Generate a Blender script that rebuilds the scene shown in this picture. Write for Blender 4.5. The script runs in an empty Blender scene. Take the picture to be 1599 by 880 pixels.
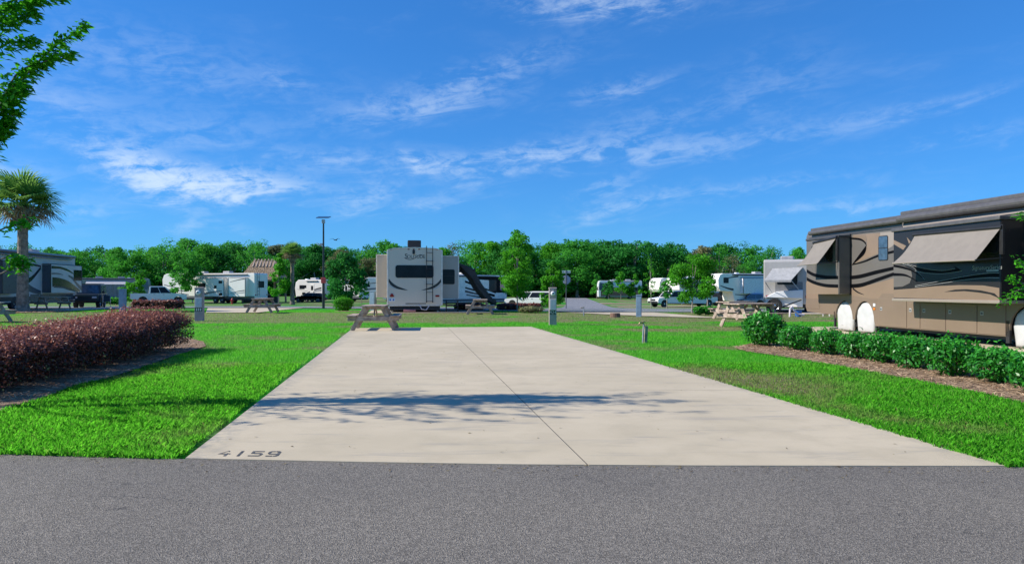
import bpy, bmesh, math, random
import numpy as np
from mathutils import Vector, Matrix, Euler

random.seed(7)
rng = np.random.default_rng(11)
scene = bpy.context.scene
COL = scene.collection
R = math.radians

# ------------------------------------------------------------------ camera, sky, sun, exposure
CAMH, F, CX, HY = 1.4, 1100.0, 800.0, 450.0          # camera height (m), focal length and horizon in photo pixels
cam_data = bpy.data.cameras.new("camera")
cam = bpy.data.objects.new("camera", cam_data)
COL.objects.link(cam)
cam.location = (0, 0, CAMH)
cam.rotation_euler = (R(90), 0, 0)
cam_data.sensor_width = 36
cam_data.lens = 36 * F / 1599
cam_data.shift_y = (HY - 440) / 1599
cam_data.clip_start = 0.05
cam_data.clip_end = 3000
scene.camera = cam

SUN_DIR = Vector((-1.0, -0.06, 0.74)).normalized()     # towards the sun
SUN_EL = math.asin(SUN_DIR.z)
sun_data = bpy.data.lights.new("sun", 'SUN')
sun_data.energy = 5.0
sun_data.angle = R(0.5)
sun_data.color = (1.0, 0.945, 0.85)
sun = bpy.data.objects.new("sun", sun_data)
COL.objects.link(sun)
sun.rotation_euler = SUN_DIR.to_track_quat('Z', 'Y').to_euler()
sun.location = (-40, 0, 40)

scene.view_settings.view_transform = 'Standard'
scene.view_settings.look = 'None'
scene.view_settings.exposure = 0.38
scene.view_settings.gamma = 1.0
scene.view_settings.use_curve_mapping = False
scene.cycles.use_denoising = True
scene.cycles.max_bounces = 8
scene.cycles.transparent_max_bounces = 8


class NT:
    """tiny node-tree helper"""
    def __init__(s, tree):
        s.t = tree
        s.n = tree.nodes
        s.l = tree.links

    def node(s, typ, **kw):
        n = s.n.new(typ)
        for k, v in kw.items():
            setattr(n, k, v)
        return n

    def put(s, sock, v):
        if isinstance(v, bpy.types.NodeSocket):
            s.l.new(v, sock)
        else:
            sock.default_value = v

    def math(s, op, a, b=None, c=None, clamp=False):
        n = s.n.new('ShaderNodeMath')
        n.operation = op
        n.use_clamp = clamp
        s.put(n.inputs[0], a)
        if b is not None:
            s.put(n.inputs[1], b)
        if c is not None:
            s.put(n.inputs[2], c)
        return n.outputs[0]

    def mix(s, fac, a, b, blend='MIX'):
        n = s.n.new('ShaderNodeMix')
        n.data_type = 'RGBA'
        n.blend_type = blend
        n.clamp_factor = True
        s.put(n.inputs['Factor'], fac)
        s.put(n.inputs[6], a if isinstance(a, bpy.types.NodeSocket) else (*a[:3], 1))
        s.put(n.inputs[7], b if isinstance(b, bpy.types.NodeSocket) else (*b[:3], 1))
        return n.outputs[2]

    def noise(s, vec, scale, detail=4, rough=0.55, dist=0.0):
        n = s.n.new('ShaderNodeTexNoise')
        if vec is not None:
            s.l.new(vec, n.inputs['Vector'])
        n.inputs['Scale'].default_value = scale
        n.inputs['Detail'].default_value = detail
        n.inputs['Roughness'].default_value = rough
        n.inputs['Distortion'].default_value = dist
        return n.outputs['Fac']

    def ramp(s, fac, lo, hi):
        n = s.n.new('ShaderNodeMapRange')
        n.interpolation_type = 'SMOOTHSTEP'
        s.put(n.inputs['Value'], fac)
        n.inputs['From Min'].default_value = lo
        n.inputs['From Max'].default_value = hi
        return n.outputs['Result']

    def comb(s, x, y, z):
        n = s.n.new('ShaderNodeCombineXYZ')
        s.put(n.inputs[0], x); s.put(n.inputs[1], y); s.put(n.inputs[2], z)
        return n.outputs[0]


def build_world():
    w = bpy.data.worlds.new("World")
    scene.world = w
    w.use_nodes = True
    w.node_tree.nodes.clear()
    t = NT(w.node_tree)
    out = t.node('ShaderNodeOutputWorld')
    bg = t.node('ShaderNodeBackground')
    bg.inputs['Strength'].default_value = 0.112
    sky = t.node('ShaderNodeTexSky')
    sky.sky_type = 'NISHITA'
    sky.sun_disc = False
    sky.sun_elevation = SUN_EL
    sky.sun_rotation = math.atan2(SUN_DIR.x, SUN_DIR.y)
    sky.altitude = 0
    sky.air_density = 1.0
    sky.dust_density = 0.0
    sky.ozone_density = 4.0
    hs = t.node('ShaderNodeHueSaturation')
    hs.inputs['Saturation'].default_value = 1.12
    hs.inputs['Value'].default_value = 1.0
    gm = t.node('ShaderNodeGamma')
    gm.inputs['Gamma'].default_value = 0.65
    t.l.new(sky.outputs[0], hs.inputs['Color'])
    t.l.new(hs.outputs[0], gm.inputs['Color'])
    tc = t.node('ShaderNodeTexCoord')
    sep = t.node('ShaderNodeSeparateXYZ')
    t.l.new(tc.outputs['Generated'], sep.inputs[0])
    x, y, z = sep.outputs
    az = t.math('ARCTAN2', x, y)
    el = t.math('ARCSINE', z)
    # fibrous noise, stretched along the wind
    v1 = t.comb(t.math('MULTIPLY', az, 8.0), t.math('SUBTRACT', t.math('MULTIPLY', el, 30.0), t.math('MULTIPLY', az, 4.0)), 0.3)
    wisp = t.noise(v1, 1.6, 9, 0.64, 0.8)
    v2 = t.comb(t.math('MULTIPLY', az, 22.0), t.math('MULTIPLY', el, 40.0), 4.1)
    fluff = t.noise(v2, 1.6, 9, 0.66, 0.5)
    # warped lookup so that cloud outlines are ragged
    waz = t.math('ADD', az, t.math('MULTIPLY', t.math('SUBTRACT', fluff, 0.5), 0.07))
    wel = t.math('ADD', el, t.math('MULTIPLY', t.math('SUBTRACT', wisp, 0.5), 0.05))
    clouds = [  # photo x, y, half width, half height, tilt (deg, rising right), density
        (240, 266, 58, 20, -18, 2.6), (365, 288, 72, 16, 3, 2.6), (300, 283, 50, 16, -6, 1.8), (470, 295, 55, 12, 0, .35),
        (543, 248, 40, 11, 0, .6), (580, 306, 42, 17, 28, .75), (700, 264, 62, 15, -10, .75),
        (652, 247, 20, 7, -35, .7), (785, 268, 14, 6, 15, .5), (668, 312, 48, 9, 14, .5),
        (740, 130, 130, 22, 18, .62), (640, 168, 110, 14, 8, .35), (945, 4, 105, 16, -3, 1.1),
        (975, 136, 70, 10, 10, .55), (1000, 195, 110, 20, 10, .34), (940, 240, 230, 15, 3, .8),
        (830, 238, 110, 9, 6, .4), (950, 292, 45, 10, 22, .6), (975, 322, 65, 11, 14, .75),
        (1190, 290, 120, 9, 3, .45), (1325, 320, 85, 8, 3, .55), (1440, 166, 110, 9, 5, .35),
        (1215, 130, 70, 40, 10, .25), (1540, 208, 80, 9, 4, .3), (130, 328, 42, 14, 5, .5),
        (60, 160, 75, 24, 6, .5), (290, 205, 110, 22, 4, .4), (240, 95, 190, 34, -4, .34),
        (300, 346, 20, 10, 25, .5), (20, 264, 45, 12, 0, .6), (455, 122, 28, 9, -15, .4),
        (360, 352, 30, 7, -10, .35), (450, 240, 45, 10, 0, .3),
    ]
    total = None
    for (px, py, hw, hh, tilt, d) in clouds:
        a0 = math.atan((px - CX) / F)
        e0 = math.atan((HY - py) / F * math.cos(a0))
        ca, sa = math.cos(R(tilt)), math.sin(R(tilt))
        da = t.math('SUBTRACT', waz, a0)
        de = t.math('SUBTRACT', wel, e0)
        kx, ky = F / hw, F / hh
        u = t.math('ADD', t.math('MULTIPLY', da, ca * kx), t.math('MULTIPLY', de, sa * kx))
        v = t.math('ADD', t.math('MULTIPLY', da, -sa * ky), t.math('MULTIPLY', de, ca * ky))
        r2 = t.math('ADD', t.math('MULTIPLY', u, u), t.math('MULTIPLY', v, v))
        g = t.math('MULTIPLY', t.math('EXPONENT', t.math('MULTIPLY', r2, -0.75)), d)
        total = g if total is None else t.math('ADD', total, g)
    tex = t.math('ADD', t.math('MULTIPLY', wisp, 1.0), t.math('MULTIPLY', fluff, 0.75))
    tex = t.ramp(tex, 0.70, 1.12)
    local = t.math('MULTIPLY', t.math('MULTIPLY', total, 0.78), tex)
    # faint streaks all over the sky
    v3 = t.comb(t.math('MULTIPLY', az, 2.2), t.math('MULTIPLY', el, 9.0), 7.7)
    thin = t.math('MULTIPLY', t.ramp(t.noise(v3, 1.6, 7, 0.62, 0.9), 0.48, 0.80), 0.09)
    thin = t.math('MULTIPLY', thin, t.math('ADD', 0.35, t.ramp(wisp, 0.4, 0.66)))
    dens = t.math('ADD', local, thin)
    dens = t.math('MULTIPLY', t.math('SUBTRACT', 1.0, t.math('EXPONENT', t.math('MULTIPLY', dens, -0.85))), 0.85)
    dens = t.math('MULTIPLY', dens, t.ramp(el, 0.0, 0.05))
    tint = t.mix(1.0, gm.outputs[0], (0.355, 1.03, 1.92), 'MULTIPLY')
    col = t.mix(dens, tint, (5.2, 6.2, 7.4))
    t.l.new(col, bg.inputs['Color'])
    t.l.new(bg.outputs[0], out.inputs['Surface'])


build_world()


# ------------------------------------------------------------------ ground shape and pixel helpers
def sstep(a, b, x):
    t = np.clip((np.asarray(x, float) - a) / (b - a), 0, 1)
    return t * t * (3 - 2 * t)


def gz(x, y):
    """height of the ground: level near the road, falling gently behind the first row of sites"""
    depth = 0.45 + 0.40 * sstep(-8, 8, x)
    return -depth * sstep(38, 88, y)


def gp(px, py):
    """ground point seen at a photo pixel"""
    lo, hi = 2.0, 600.0
    for _ in range(60):
        m = 0.5 * (lo + hi)
        x = (px - CX) / F * m
        row = HY + (CAMH - float(gz(x, m))) * F / m
        if row > py:
            lo = m
        else:
            hi = m
    y = 0.5 * (lo + hi)
    x = (px - CX) / F * y
    return Vector((x, y, float(gz(x, y))))


def P(px, py, y):
    return Vector(((px - CX) / F * y, y, CAMH - (py - HY) / F * y))


def ray_plane(root, axis, val, px, py):
    """photo pixel -> point on the plane local axis = val of a root object, in its local space"""
    m = Matrix.Rotation(-root.rotation_euler.z, 3, 'Z')
    o = m @ (Vector((0, 0, CAMH)) - root.location)
    d = m @ Vector(((px - CX) / F, 1, (HY - py) / F))
    t = (val - o[axis]) / d[axis]
    return o + d * t


# ------------------------------------------------------------------ materials
MATS = {}


def mat(name, col, rough=0.6, metal=0.0, var=0.12, scale=6.0, bump=0.0, bscale=60.0, spec=0.5, coat=0.0, col2=None, space='Object', detail=5):
    if name in MATS:
        return MATS[name]
    m = bpy.data.materials.new(name)
    m.use_nodes = True
    t = NT(m.node_tree)
    b = t.n['Principled BSDF']
    tc = t.node('ShaderNodeTexCoord')
    n = t.noise(tc.outputs[space], scale, detail)
    if col2 is None:
        lo = tuple(c * (1 - var) for c in col)
        hi = tuple(min(1, c * (1 + var)) for c in col)
    else:
        lo, hi = col, col2
    c = t.mix(t.ramp(n, 0.3, 0.7), lo, hi)
    t.l.new(c, b.inputs['Base Color'])
    b.inputs['Metallic'].default_value = metal
    b.inputs['Specular IOR Level'].default_value = spec
    if coat:
        b.inputs['Coat Weight'].default_value = coat
        b.inputs['Coat Roughness'].default_value = 0.08
    r = t.math('ADD', t.math('MULTIPLY', n, 0.16), rough - 0.08)
    t.l.new(r, b.inputs['Roughness'])
    if bump:
        bn = t.noise(tc.outputs[space], bscale, 4)
        bp = t.node('ShaderNodeBump')
        bp.inputs['Strength'].default_value = bump
        bp.inputs['Distance'].default_value = 0.02
        t.l.new(bn, bp.inputs['Height'])
        t.l.new(bp.outputs[0], b.inputs['Normal'])
    MATS[name] = m
    return m


def leaf_mat(name, lo, hi, trans=0.35, rough=0.45, spec=0.35):
    if name in MATS:
        return MATS[name]
    m = bpy.data.materials.new(name)
    m.use_nodes = True
    t = NT(m.node_tree)
    out = t.n['Material Output']
    b = t.n['Principled BSDF']
    at = t.node('ShaderNodeAttribute', attribute_name='var')
    c = t.mix(at.outputs['Fac'], lo, hi)
    t.l.new(c, b.inputs['Base Color'])
    b.inputs['Roughness'].default_value = rough
    b.inputs['Specular IOR Level'].default_value = spec
    tr = t.node('ShaderNodeBsdfTranslucent')
    t.l.new(t.mix(0.5, c, tuple(min(1, h * 1.25) for h in hi)), tr.inputs['Color'])
    mx = t.node('ShaderNodeMixShader')
    mx.inputs[0].default_value = trans
    t.l.new(b.outputs[0], mx.inputs[1])
    t.l.new(tr.outputs[0], mx.inputs[2])
    t.l.new(mx.outputs[0], out.inputs['Surface'])
    MATS[name] = m
    return m


def glass_mat(name='dark_glass', col=(0.012, 0.014, 0.018)):
    return mat(name, col, rough=0.08, var=0.3, scale=2.0, spec=0.18)


def asphalt_mat(name, base, grain):
    m = bpy.data.materials.new(name)
    m.use_nodes = True
    t = NT(m.node_tree)
    b = t.n['Principled BSDF']
    tc = t.node('ShaderNodeTexCoord')
    v = t.node('ShaderNodeTexVoronoi')
    v.inputs['Scale'].default_value = grain
    t.l.new(tc.outputs['Object'], v.inputs['Vector'])
    g = t.node('ShaderNodeSeparateColor')
    t.l.new(v.outputs['Color'], g.inputs[0])
    cell = t.math('POWER', g.outputs[0], 1.6)
    fine = t.noise(tc.outputs['Object'], grain * 0.7, 3, 0.7)
    big = t.noise(tc.outputs['Object'], 0.55, 4)
    k = t.math('ADD', t.math('MULTIPLY', cell, 0.85), t.math('MULTIPLY', fine, 0.5))
    c = t.mix(k, tuple(0.34 * x for x in base), tuple(min(1, 2.0 * x) for x in base))
    c = t.mix(t.ramp(big, 0.35, 0.7), c, t.mix(1.0, c, (0.86, 0.86, 0.87), 'MULTIPLY'))
    sp_ = t.node('ShaderNodeSeparateXYZ')
    t.l.new(tc.outputs['Object'], sp_.inputs[0])
    # wheel tracks polished a little lighter, along the road
    for yc in (4.4, 2.6):
        dy = t.math('SUBTRACT', sp_.outputs[1], yc)
        tr = t.math('EXPONENT', t.math('MULTIPLY', t.math('MULTIPLY', dy, dy), -4.5))
        c = t.mix(t.math('MULTIPLY', tr, t.math('MULTIPLY', big, 0.5)), c, t.mix(1.0, c, (1.28, 1.26, 1.22), 'MULTIPLY'))
    # hairline cracks
    cv = t.node('ShaderNodeTexVoronoi')
    cv.feature = 'DISTANCE_TO_EDGE'
    cv.inputs['Scale'].default_value = 0.32
    wob = t.node('ShaderNodeVectorMath'); wob.operation = 'ADD'
    nz = t.node('ShaderNodeTexNoise'); nz.inputs['Scale'].default_value = 3.0; nz.inputs['Detail'].default_value = 5
    t.l.new(tc.outputs['Object'], nz.inputs['Vector'])
    t.l.new(tc.outputs['Object'], wob.inputs[0]); t.l.new(nz.outputs['Color'], wob.inputs[1])
    t.l.new(wob.outputs[0], cv.inputs['Vector'])
    ck = t.math('MULTIPLY', t.math('SUBTRACT', 1.0, t.ramp(cv.outputs['Distance'], 0.0006, 0.0022)), t.ramp(big, 0.5, 0.6))
    c = t.mix(t.math('MULTIPLY', ck, 0.7), c, (0.03, 0.03, 0.03))
    # oil spots and scuffs
    spot = t.ramp(t.noise(tc.outputs['Object'], 2.3, 5, 0.6), 0.70, 0.78)
    c = t.mix(t.math('MULTIPLY', spot, 0.35), c, (0.035, 0.035, 0.036))
    t.l.new(c, b.inputs['Base Color'])
    b.inputs['Roughness'].default_value = 0.82
    b.inputs['Specular IOR Level'].default_value = 0.3
    bp = t.node('ShaderNodeBump')
    bp.inputs['Strength'].default_value = 0.9
    bp.inputs['Distance'].default_value = 0.006
    t.l.new(t.math('ADD', v.outputs['Distance'], fine), bp.inputs['Height'])
    t.l.new(bp.outputs[0], b.inputs['Normal'])
    MATS[name] = m
    return m


def concrete_mat(name, lo, hi):
    m = bpy.data.materials.new(name)
    m.use_nodes = True
    t = NT(m.node_tree)
    b = t.n['Principled BSDF']
    tc = t.node('ShaderNodeTexCoord')
    o = tc.outputs['Object']
    big = t.noise(o, 0.35, 5, 0.6)
    med = t.noise(o, 2.1, 6, 0.62)
    mp = t.node('ShaderNodeMapping')
    mp.inputs['Scale'].default_value = (0.45, 2.6, 1)
    mp.inputs['Rotation'].default_value = (0, 0, R(4))
    t.l.new(o, mp.inputs['Vector'])
    streak = t.noise(mp.outputs[0], 1.6, 6, 0.62, 0.6)
    fine = t.noise(o, 170, 3, 0.7)
    c = t.mix(t.ramp(big, 0.3, 0.7), lo, hi)
    c = t.mix(t.math('MULTIPLY', t.ramp(med, 0.42, 0.72), 0.5), c, tuple(0.86 * x for x in lo))
    c = t.mix(t.math('MULTIPLY', t.ramp(streak, 0.54, 0.72), 0.5), c, (0.27, 0.25, 0.22))
    c = t.mix(t.math('MULTIPLY', t.ramp(fine, 0.4, 0.75), 0.22), c, tuple(0.7 * x for x in lo))
    mp2 = t.node('ShaderNodeMapping')
    mp2.inputs['Rotation'].default_value = (0, 0, R(-8.8))
    mp2.inputs['Scale'].default_value = (2.6, 0.10, 1)
    t.l.new(o, mp2.inputs['Vector'])
    tyre = t.ramp(t.noise(mp2.outputs[0], 1.0, 5, 0.6, 0.2), 0.60, 0.76)
    c = t.mix(t.math('MULTIPLY', t.math('MULTIPLY', tyre, med), 0.34), c, (0.20, 0.185, 0.165))
    c = t.mix(t.math('MULTIPLY', t.ramp(t.noise(o, 0.9, 6, 0.7), 0.62, 0.74), 0.28), c, (0.62, 0.57, 0.47))
    pit = t.ramp(t.noise(o, 22, 2, 0.5), 0.76, 0.80)
    c = t.mix(t.math('MULTIPLY', pit, 0.5), c, (0.13, 0.12, 0.11))
    # edge grime from the joints and borders of the slab, stored on the mesh
    at = t.node('ShaderNodeAttribute', attribute_name='edge')
    gr = t.math('MULTIPLY', at.outputs['Fac'], t.ramp(t.noise(o, 7, 6, 0.7), 0.38, 0.66))
    c = t.mix(t.math('MULTIPLY', gr, 0.8), c, (0.20, 0.20, 0.19))
    t.l.new(c, b.inputs['Base Color'])
    b.inputs['Roughness'].default_value = 0.8
    b.inputs['Specular IOR Level'].default_value = 0.3
    bp = t.node('ShaderNodeBump')
    bp.inputs['Strength'].default_value = 0.35
    bp.inputs['Distance'].default_value = 0.004
    t.l.new(t.math('ADD', fine, t.math('MULTIPLY', med, 0.8)), bp.inputs['Height'])
    t.l.new(bp.outputs[0], b.inputs['Normal'])
    MATS[name] = m
    return m


# ------------------------------------------------------------------ objects
def link(o):
    COL.objects.link(o)
    return o


def tag(o, label=None, cat=None, group=None, kind=None):
    if label:
        o['label'] = label
    if cat:
        o['category'] = cat
    if group:
        o['group'] = group
    if kind:
        o['kind'] = kind
    return o


def empty(name, loc, rz=0.0, label=None, cat=None, group=None):
    o = bpy.data.objects.new(name, None)
    o.empty_display_size = 0.3
    link(o)
    o.location = loc
    o.rotation_euler = (0, 0, rz)
    return tag(o, label, cat, group)


def copy_tree(o, parent=None):
    c = o.copy()
    link(c)
    c.parent = parent
    for ch in [k for k in o.children]:
        copy_tree(ch, c)
    return c


class MB:
    def __init__(s):
        s.v = []
        s.f = []

    def add(s, vs, fs):
        b = len(s.v)
        s.v += [tuple(v) for v in vs]
        s.f += [tuple(b + i for i in f) for f in fs]
        return s

    def box(s, x0, x1, y0, y1, z0, z1):
        vs = [(x, y, z) for z in (z0, z1) for y in (y0, y1) for x in (x0, x1)]
        return s.add(vs, [(0, 2, 3, 1), (4, 5, 7, 6), (0, 1, 5, 4), (2, 6, 7, 3), (0, 4, 6, 2), (1, 3, 7, 5)])

    def prism(s, poly, a0, a1, axis=1):
        """poly: 2-D outline in the two other axes, extruded along axis from a0 to a1"""
        def mk(p, a):
            if axis == 0:
                return (a, p[0], p[1])
            if axis == 1:
                return (p[0], a, p[1])
            return (p[0], p[1], a)
        n = len(poly)
        vs = [mk(p, a0) for p in poly] + [mk(p, a1) for p in poly]
        fs = [tuple(range(n))[::-1], tuple(range(n, 2 * n))]
        fs += [(i, (i + 1) % n, n + (i + 1) % n, n + i) for i in range(n)]
        return s.add(vs, fs)

    def bar(s, p0, p1, w, h, up=(0, 0, 1)):
        p0, p1 = Vector(p0), Vector(p1)
        d = (p1 - p0).normalized()
        u = Vector(up)
        a = d.cross(u)
        if a.length < 1e-4:
            a = d.cross(Vector((1, 0, 0)))
        a.normalize()
        b = a.cross(d).normalized()
        vs = []
        for p in (p0, p1):
            for sa, sb in ((-1, -1), (1, -1), (1, 1), (-1, 1)):
                vs.append(p + a * (sa * w / 2) + b * (sb * h / 2))
        return s.add(vs, [(0, 3, 2, 1), (4, 5, 6, 7), (0, 1, 5, 4), (1, 2, 6, 5), (2, 3, 7, 6), (3, 0, 4, 7)])

    def tube(s, pts, rad, n=8, cap=True):
        pts = [Vector(p) for p in pts]
        if not hasattr(rad, '__len__'):
            rad = [rad] * len(pts)
        rings = []
        b = len(s.v)
        prev = None
        for i, p in enumerate(pts):
            d = (pts[min(i + 1, len(pts) - 1)] - pts[max(i - 1, 0)]).normalized()
            if prev is None:
                a = d.cross(Vector((0, 0, 1)))
                if a.length < 1e-3:
                    a = d.cross(Vector((1, 0, 0)))
                a.normalize()
            else:
                a = (prev - d * prev.dot(d)).normalized()
            prev = a
            c = d.cross(a)
            for k in range(n):
                t = 2 * math.pi * k / n
                s.v.append(tuple(p + (a * math.cos(t) + c * math.sin(t)) * rad[i]))
        m = len(pts)
        for i in range(m - 1):
            for k in range(n):
                k2 = (k + 1) % n
                s.f.append((b + i * n + k, b + i * n + k2, b + (i + 1) * n + k2, b + (i + 1) * n + k))
        if cap:
            s.f.append(tuple(b + k for k in range(n))[::-1])
            s.f.append(tuple(b + (m - 1) * n + k for k in range(n)))
        return s

    def lathe(s, prof, c=(0, 0, 0), axis=2, n=16):
        """prof: list of (radius, height along axis)"""
        b = len(s.v)
        for r, h in prof:
            for k in range(n):
                t = 2 * math.pi * k / n
                q = (r * math.cos(t), r * math.sin(t))
                if axis == 2:
                    p = (c[0] + q[0], c[1] + q[1], c[2] + h)
                elif axis == 1:
                    p = (c[0] + q[0], c[1] + h, c[2] + q[1])
                else:
                    p = (c[0] + h, c[1] + q[0], c[2] + q[1])
                s.v.append(p)
        m = len(prof)
        for i in range(m - 1):
            for k in range(n):
                k2 = (k + 1) % n
                s.f.append((b + i * n + k, b + i * n + k2, b + (i + 1) * n + k2, b + (i + 1) * n + k))
        s.f.append(tuple(b + k for k in range(n))[::-1])
        s.f.append(tuple(b + (m - 1) * n + k for k in range(n)))
        return s

    def mesh(s, name):
        me = bpy.data.meshes.new(name)
        me.from_pydata(s.v, [], s.f)
        bm = bmesh.new()
        bm.from_mesh(me)
        bmesh.ops.recalc_face_normals(bm, faces=bm.faces)
        bm.to_mesh(me)
        bm.free()
        return me

    def build(s, name, m, parent=None, bevel=0.0, smooth=False, segs=2, loc=None):
        me = s.mesh(name)
        return obj(name, me, m, parent, bevel, smooth, segs, loc)


def obj(name, me, m, parent=None, bevel=0.0, smooth=False, segs=2, loc=None):
    if m is not None and not me.materials:
        me.materials.append(m)
    o = bpy.data.objects.new(name, me)
    link(o)
    o.parent = parent
    if loc is not None:
        o.location = loc
    if bevel:
        b = o.modifiers.new("bevel", 'BEVEL')
        b.width = bevel
        b.segments = segs
        b.limit_method = 'ANGLE'
        b.angle_limit = R(35)
    if smooth:
        me.shade_smooth()
        if bevel:
            me.shade_flat()
    return o


def rrect(x0, x1, z0, z1, r, n=4):
    r = min(r, abs(x1 - x0) / 2, abs(z1 - z0) / 2)
    pts = []
    for cx, cz, a0 in ((x1 - r, z1 - r, 0), (x0 + r, z1 - r, 90), (x0 + r, z0 + r, 180), (x1 - r, z0 + r, 270)):
        for k in range(n + 1):
            a = R(a0 + 90 * k / n)
            pts.append((cx + r * math.cos(a), cz + r * math.sin(a)))
    return pts


def catmull(pts, n=6):
    pts = [np.array(p, float) for p in pts]
    out = []
    for i in range(len(pts) - 1):
        p0 = pts[max(i - 1, 0)]; p1 = pts[i]; p2 = pts[i + 1]; p3 = pts[min(i + 2, len(pts) - 1)]
        for k in range(n):
            t = k / n
            out.append(0.5 * ((2 * p1) + (-p0 + p2) * t + (2 * p0 - 5 * p1 + 4 * p2 - p3) * t * t + (-p0 + 3 * p1 - 3 * p2 + p3) * t ** 3))
    out.append(pts[-1])
    return [tuple(p) for p in out]


def np_quads(name, V, attr=None, nv=4):
    """V: (N, nv, 3) polygons; attr: (N,) value stored per vertex as 'var'"""
    N = len(V)
    me = bpy.data.meshes.new(name)
    me.vertices.add(N * nv)
    me.vertices.foreach_set('co', np.ascontiguousarray(V, dtype=np.float32).ravel())
    me.loops.add(N * nv)
    me.loops.foreach_set('vertex_index', np.arange(N * nv, dtype=np.int32))
    me.polygons.add(N)
    me.polygons.foreach_set('loop_start', np.arange(0, N * nv, nv, dtype=np.int32))
    me.polygons.foreach_set('loop_total', np.full(N, nv, dtype=np.int32))
    me.update(calc_edges=True)
    if attr is not None:
        a = me.attributes.new('var', 'FLOAT', 'POINT')
        a.data.foreach_set('value', np.repeat(np.asarray(attr, np.float32), nv))
    return me


def unit(v):
    return v / np.maximum(np.linalg.norm(v, axis=-1, keepdims=True), 1e-9)


def leaf_cards(C, Nrm, size, aspect=0.5, T=None):
    """diamond leaves: centre, facing normal, half length, width ratio"""
    n = len(C)
    if T is None:
        T = rng.normal(size=(n, 3))
    T = unit(T - Nrm * np.sum(T * Nrm, axis=1, keepdims=True))
    B = np.cross(Nrm, T)
    s = np.asarray(size).reshape(-1, 1) * np.ones((n, 1))
    w = s * aspect
    droop = Nrm * s * 0.18
    return np.stack([C - T * s, C + B * w - T * s * 0.1 + droop * 0.6, C + T * s - droop, C - B * w - T * s * 0.1 + droop * 0.6], axis=1)


def pip(poly, X, Y):
    poly = np.asarray(poly, float)
    ins = np.zeros(len(X), bool)
    j = len(poly) - 1
    for i in range(len(poly)):
        xi, yi = poly[i]; xj, yj = poly[j]
        c = ((yi > Y) != (yj > Y)) & (X < (xj - xi) * (Y - yi) / (yj - yi + 1e-12) + xi)
        ins ^= c
        j = i
    return ins


_perm = rng.random((256, 256))


def vnoise(x, y):
    xi = np.floor(x).astype(int); yi = np.floor(y).astype(int)
    fx = x - xi; fy = y - yi
    fx = fx * fx * (3 - 2 * fx); fy = fy * fy * (3 - 2 * fy)
    g = lambda a, b: _perm[a % 256, b % 256]
    return (g(xi, yi) * (1 - fx) + g(xi + 1, yi) * fx) * (1 - fy) + (g(xi, yi + 1) * (1 - fx) + g(xi + 1, yi + 1) * fx) * fy


def fbm(x, y, o=4):
    s = 0; a = 0.5; t = 0
    for _ in range(o):
        s = s + a * vnoise(x, y); t += a
        x = x * 2.03 + 17.1; y = y * 2.03 + 5.3; a *= 0.5
    return s / t
# ------------------------------------------------------------------ the ground
M_ASPHALT = asphalt_mat('asphalt', (0.148, 0.131, 0.107), 130)
M_ASPHALT_FAR = asphalt_mat('asphalt_far', (0.17, 0.172, 0.18), 30)
M_CONC = concrete_mat('concrete', (0.475, 0.40, 0.275), (0.565, 0.475, 0.335))
M_JOINT = mat('joint_filler', (0.07, 0.065, 0.06), 0.9)


def edge_pts(pix):
    return [gp(*p) for p in pix]


ROAD_EDGE = [(-900, 688), (-300, 699), (0, 708), (150, 712.5), (290, 716), (550, 721.5), (800, 725.5), (1100, 727.5), (1577, 728), (1900, 727), (2600, 722)]
road_edge = [(gp(*p).x, gp(*p).y) for p in ROAD_EDGE]
NEAR = [(290, 716), (550, 721.5), (800, 725.5), (1100, 727.5), (1577, 728)]
near_w = np.array([(gp(*p).x, gp(*p).y) for p in NEAR])
FL, FR = gp(552, 512), gp(830, 510)


def near_at(u):
    x = near_w[0, 0] + (near_w[-1, 0] - near_w[0, 0]) * u
    return np.array([x, np.interp(x, near_w[:, 0], near_w[:, 1])])


def pad_pt(u, v):
    a = near_at(u)
    b = np.array([FL.x + (FR.x - FL.x) * u, FL.y + (FR.y - FL.y) * u])
    return a + (b - a) * v


PAD_POLY = [tuple(pad_pt(u, 0)) for u in np.linspace(0, 1, 12)] + [tuple(pad_pt(1, 1)), tuple(pad_pt(0, 1))]


def poly_sheet(name, poly, z, m, thick=0.0, parent=None):
    mb = MB()
    if thick:
        mb.prism(poly, z - thick, z, axis=2)
    else:
        mb.add([(p[0], p[1], z) for p in poly], [tuple(range(len(poly)))])
    o = mb.build(name, m, parent)
    return o


def strip(name, A, B, off, m, nl=40, nw=8):
    """road or slab between two ground polylines, following the ground"""
    def resample(pl, n):
        pl = np.array(pl, float)
        d = np.r_[0, np.cumsum(np.linalg.norm(np.diff(pl, axis=0), axis=1))]
        t = np.linspace(0, d[-1], n)
        return np.stack([np.interp(t, d, pl[:, 0]), np.interp(t, d, pl[:, 1])], 1)
    a, b = resample(A, nl), resample(B, nl)
    mb = MB()
    for i in range(nl):
        for k in range(nw):
            p = a[i] + (b[i] - a[i]) * (k / (nw - 1))
            mb.v.append((p[0], p[1], float(gz(p[0], p[1])) + off))
    for i in range(nl - 1):
        for k in range(nw - 1):
            q = i * nw + k
            mb.f.append((q, q + 1, q + nw + 1, q + nw))
    o = mb.build(name, m)
    return tag(o, kind='structure')


def xy(pix):
    return [(gp(*p).x, gp(*p).y) for p in pix]


# near road
rp = [(p[0], p[1]) for p in road_edge]
poly = rp + [(60, -12), (-60, -12)]
o = poly_sheet('near_road', poly, 0.0, M_ASPHALT)
tag(o, 'dark grey asphalt road across the foreground', kind='structure')

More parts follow.
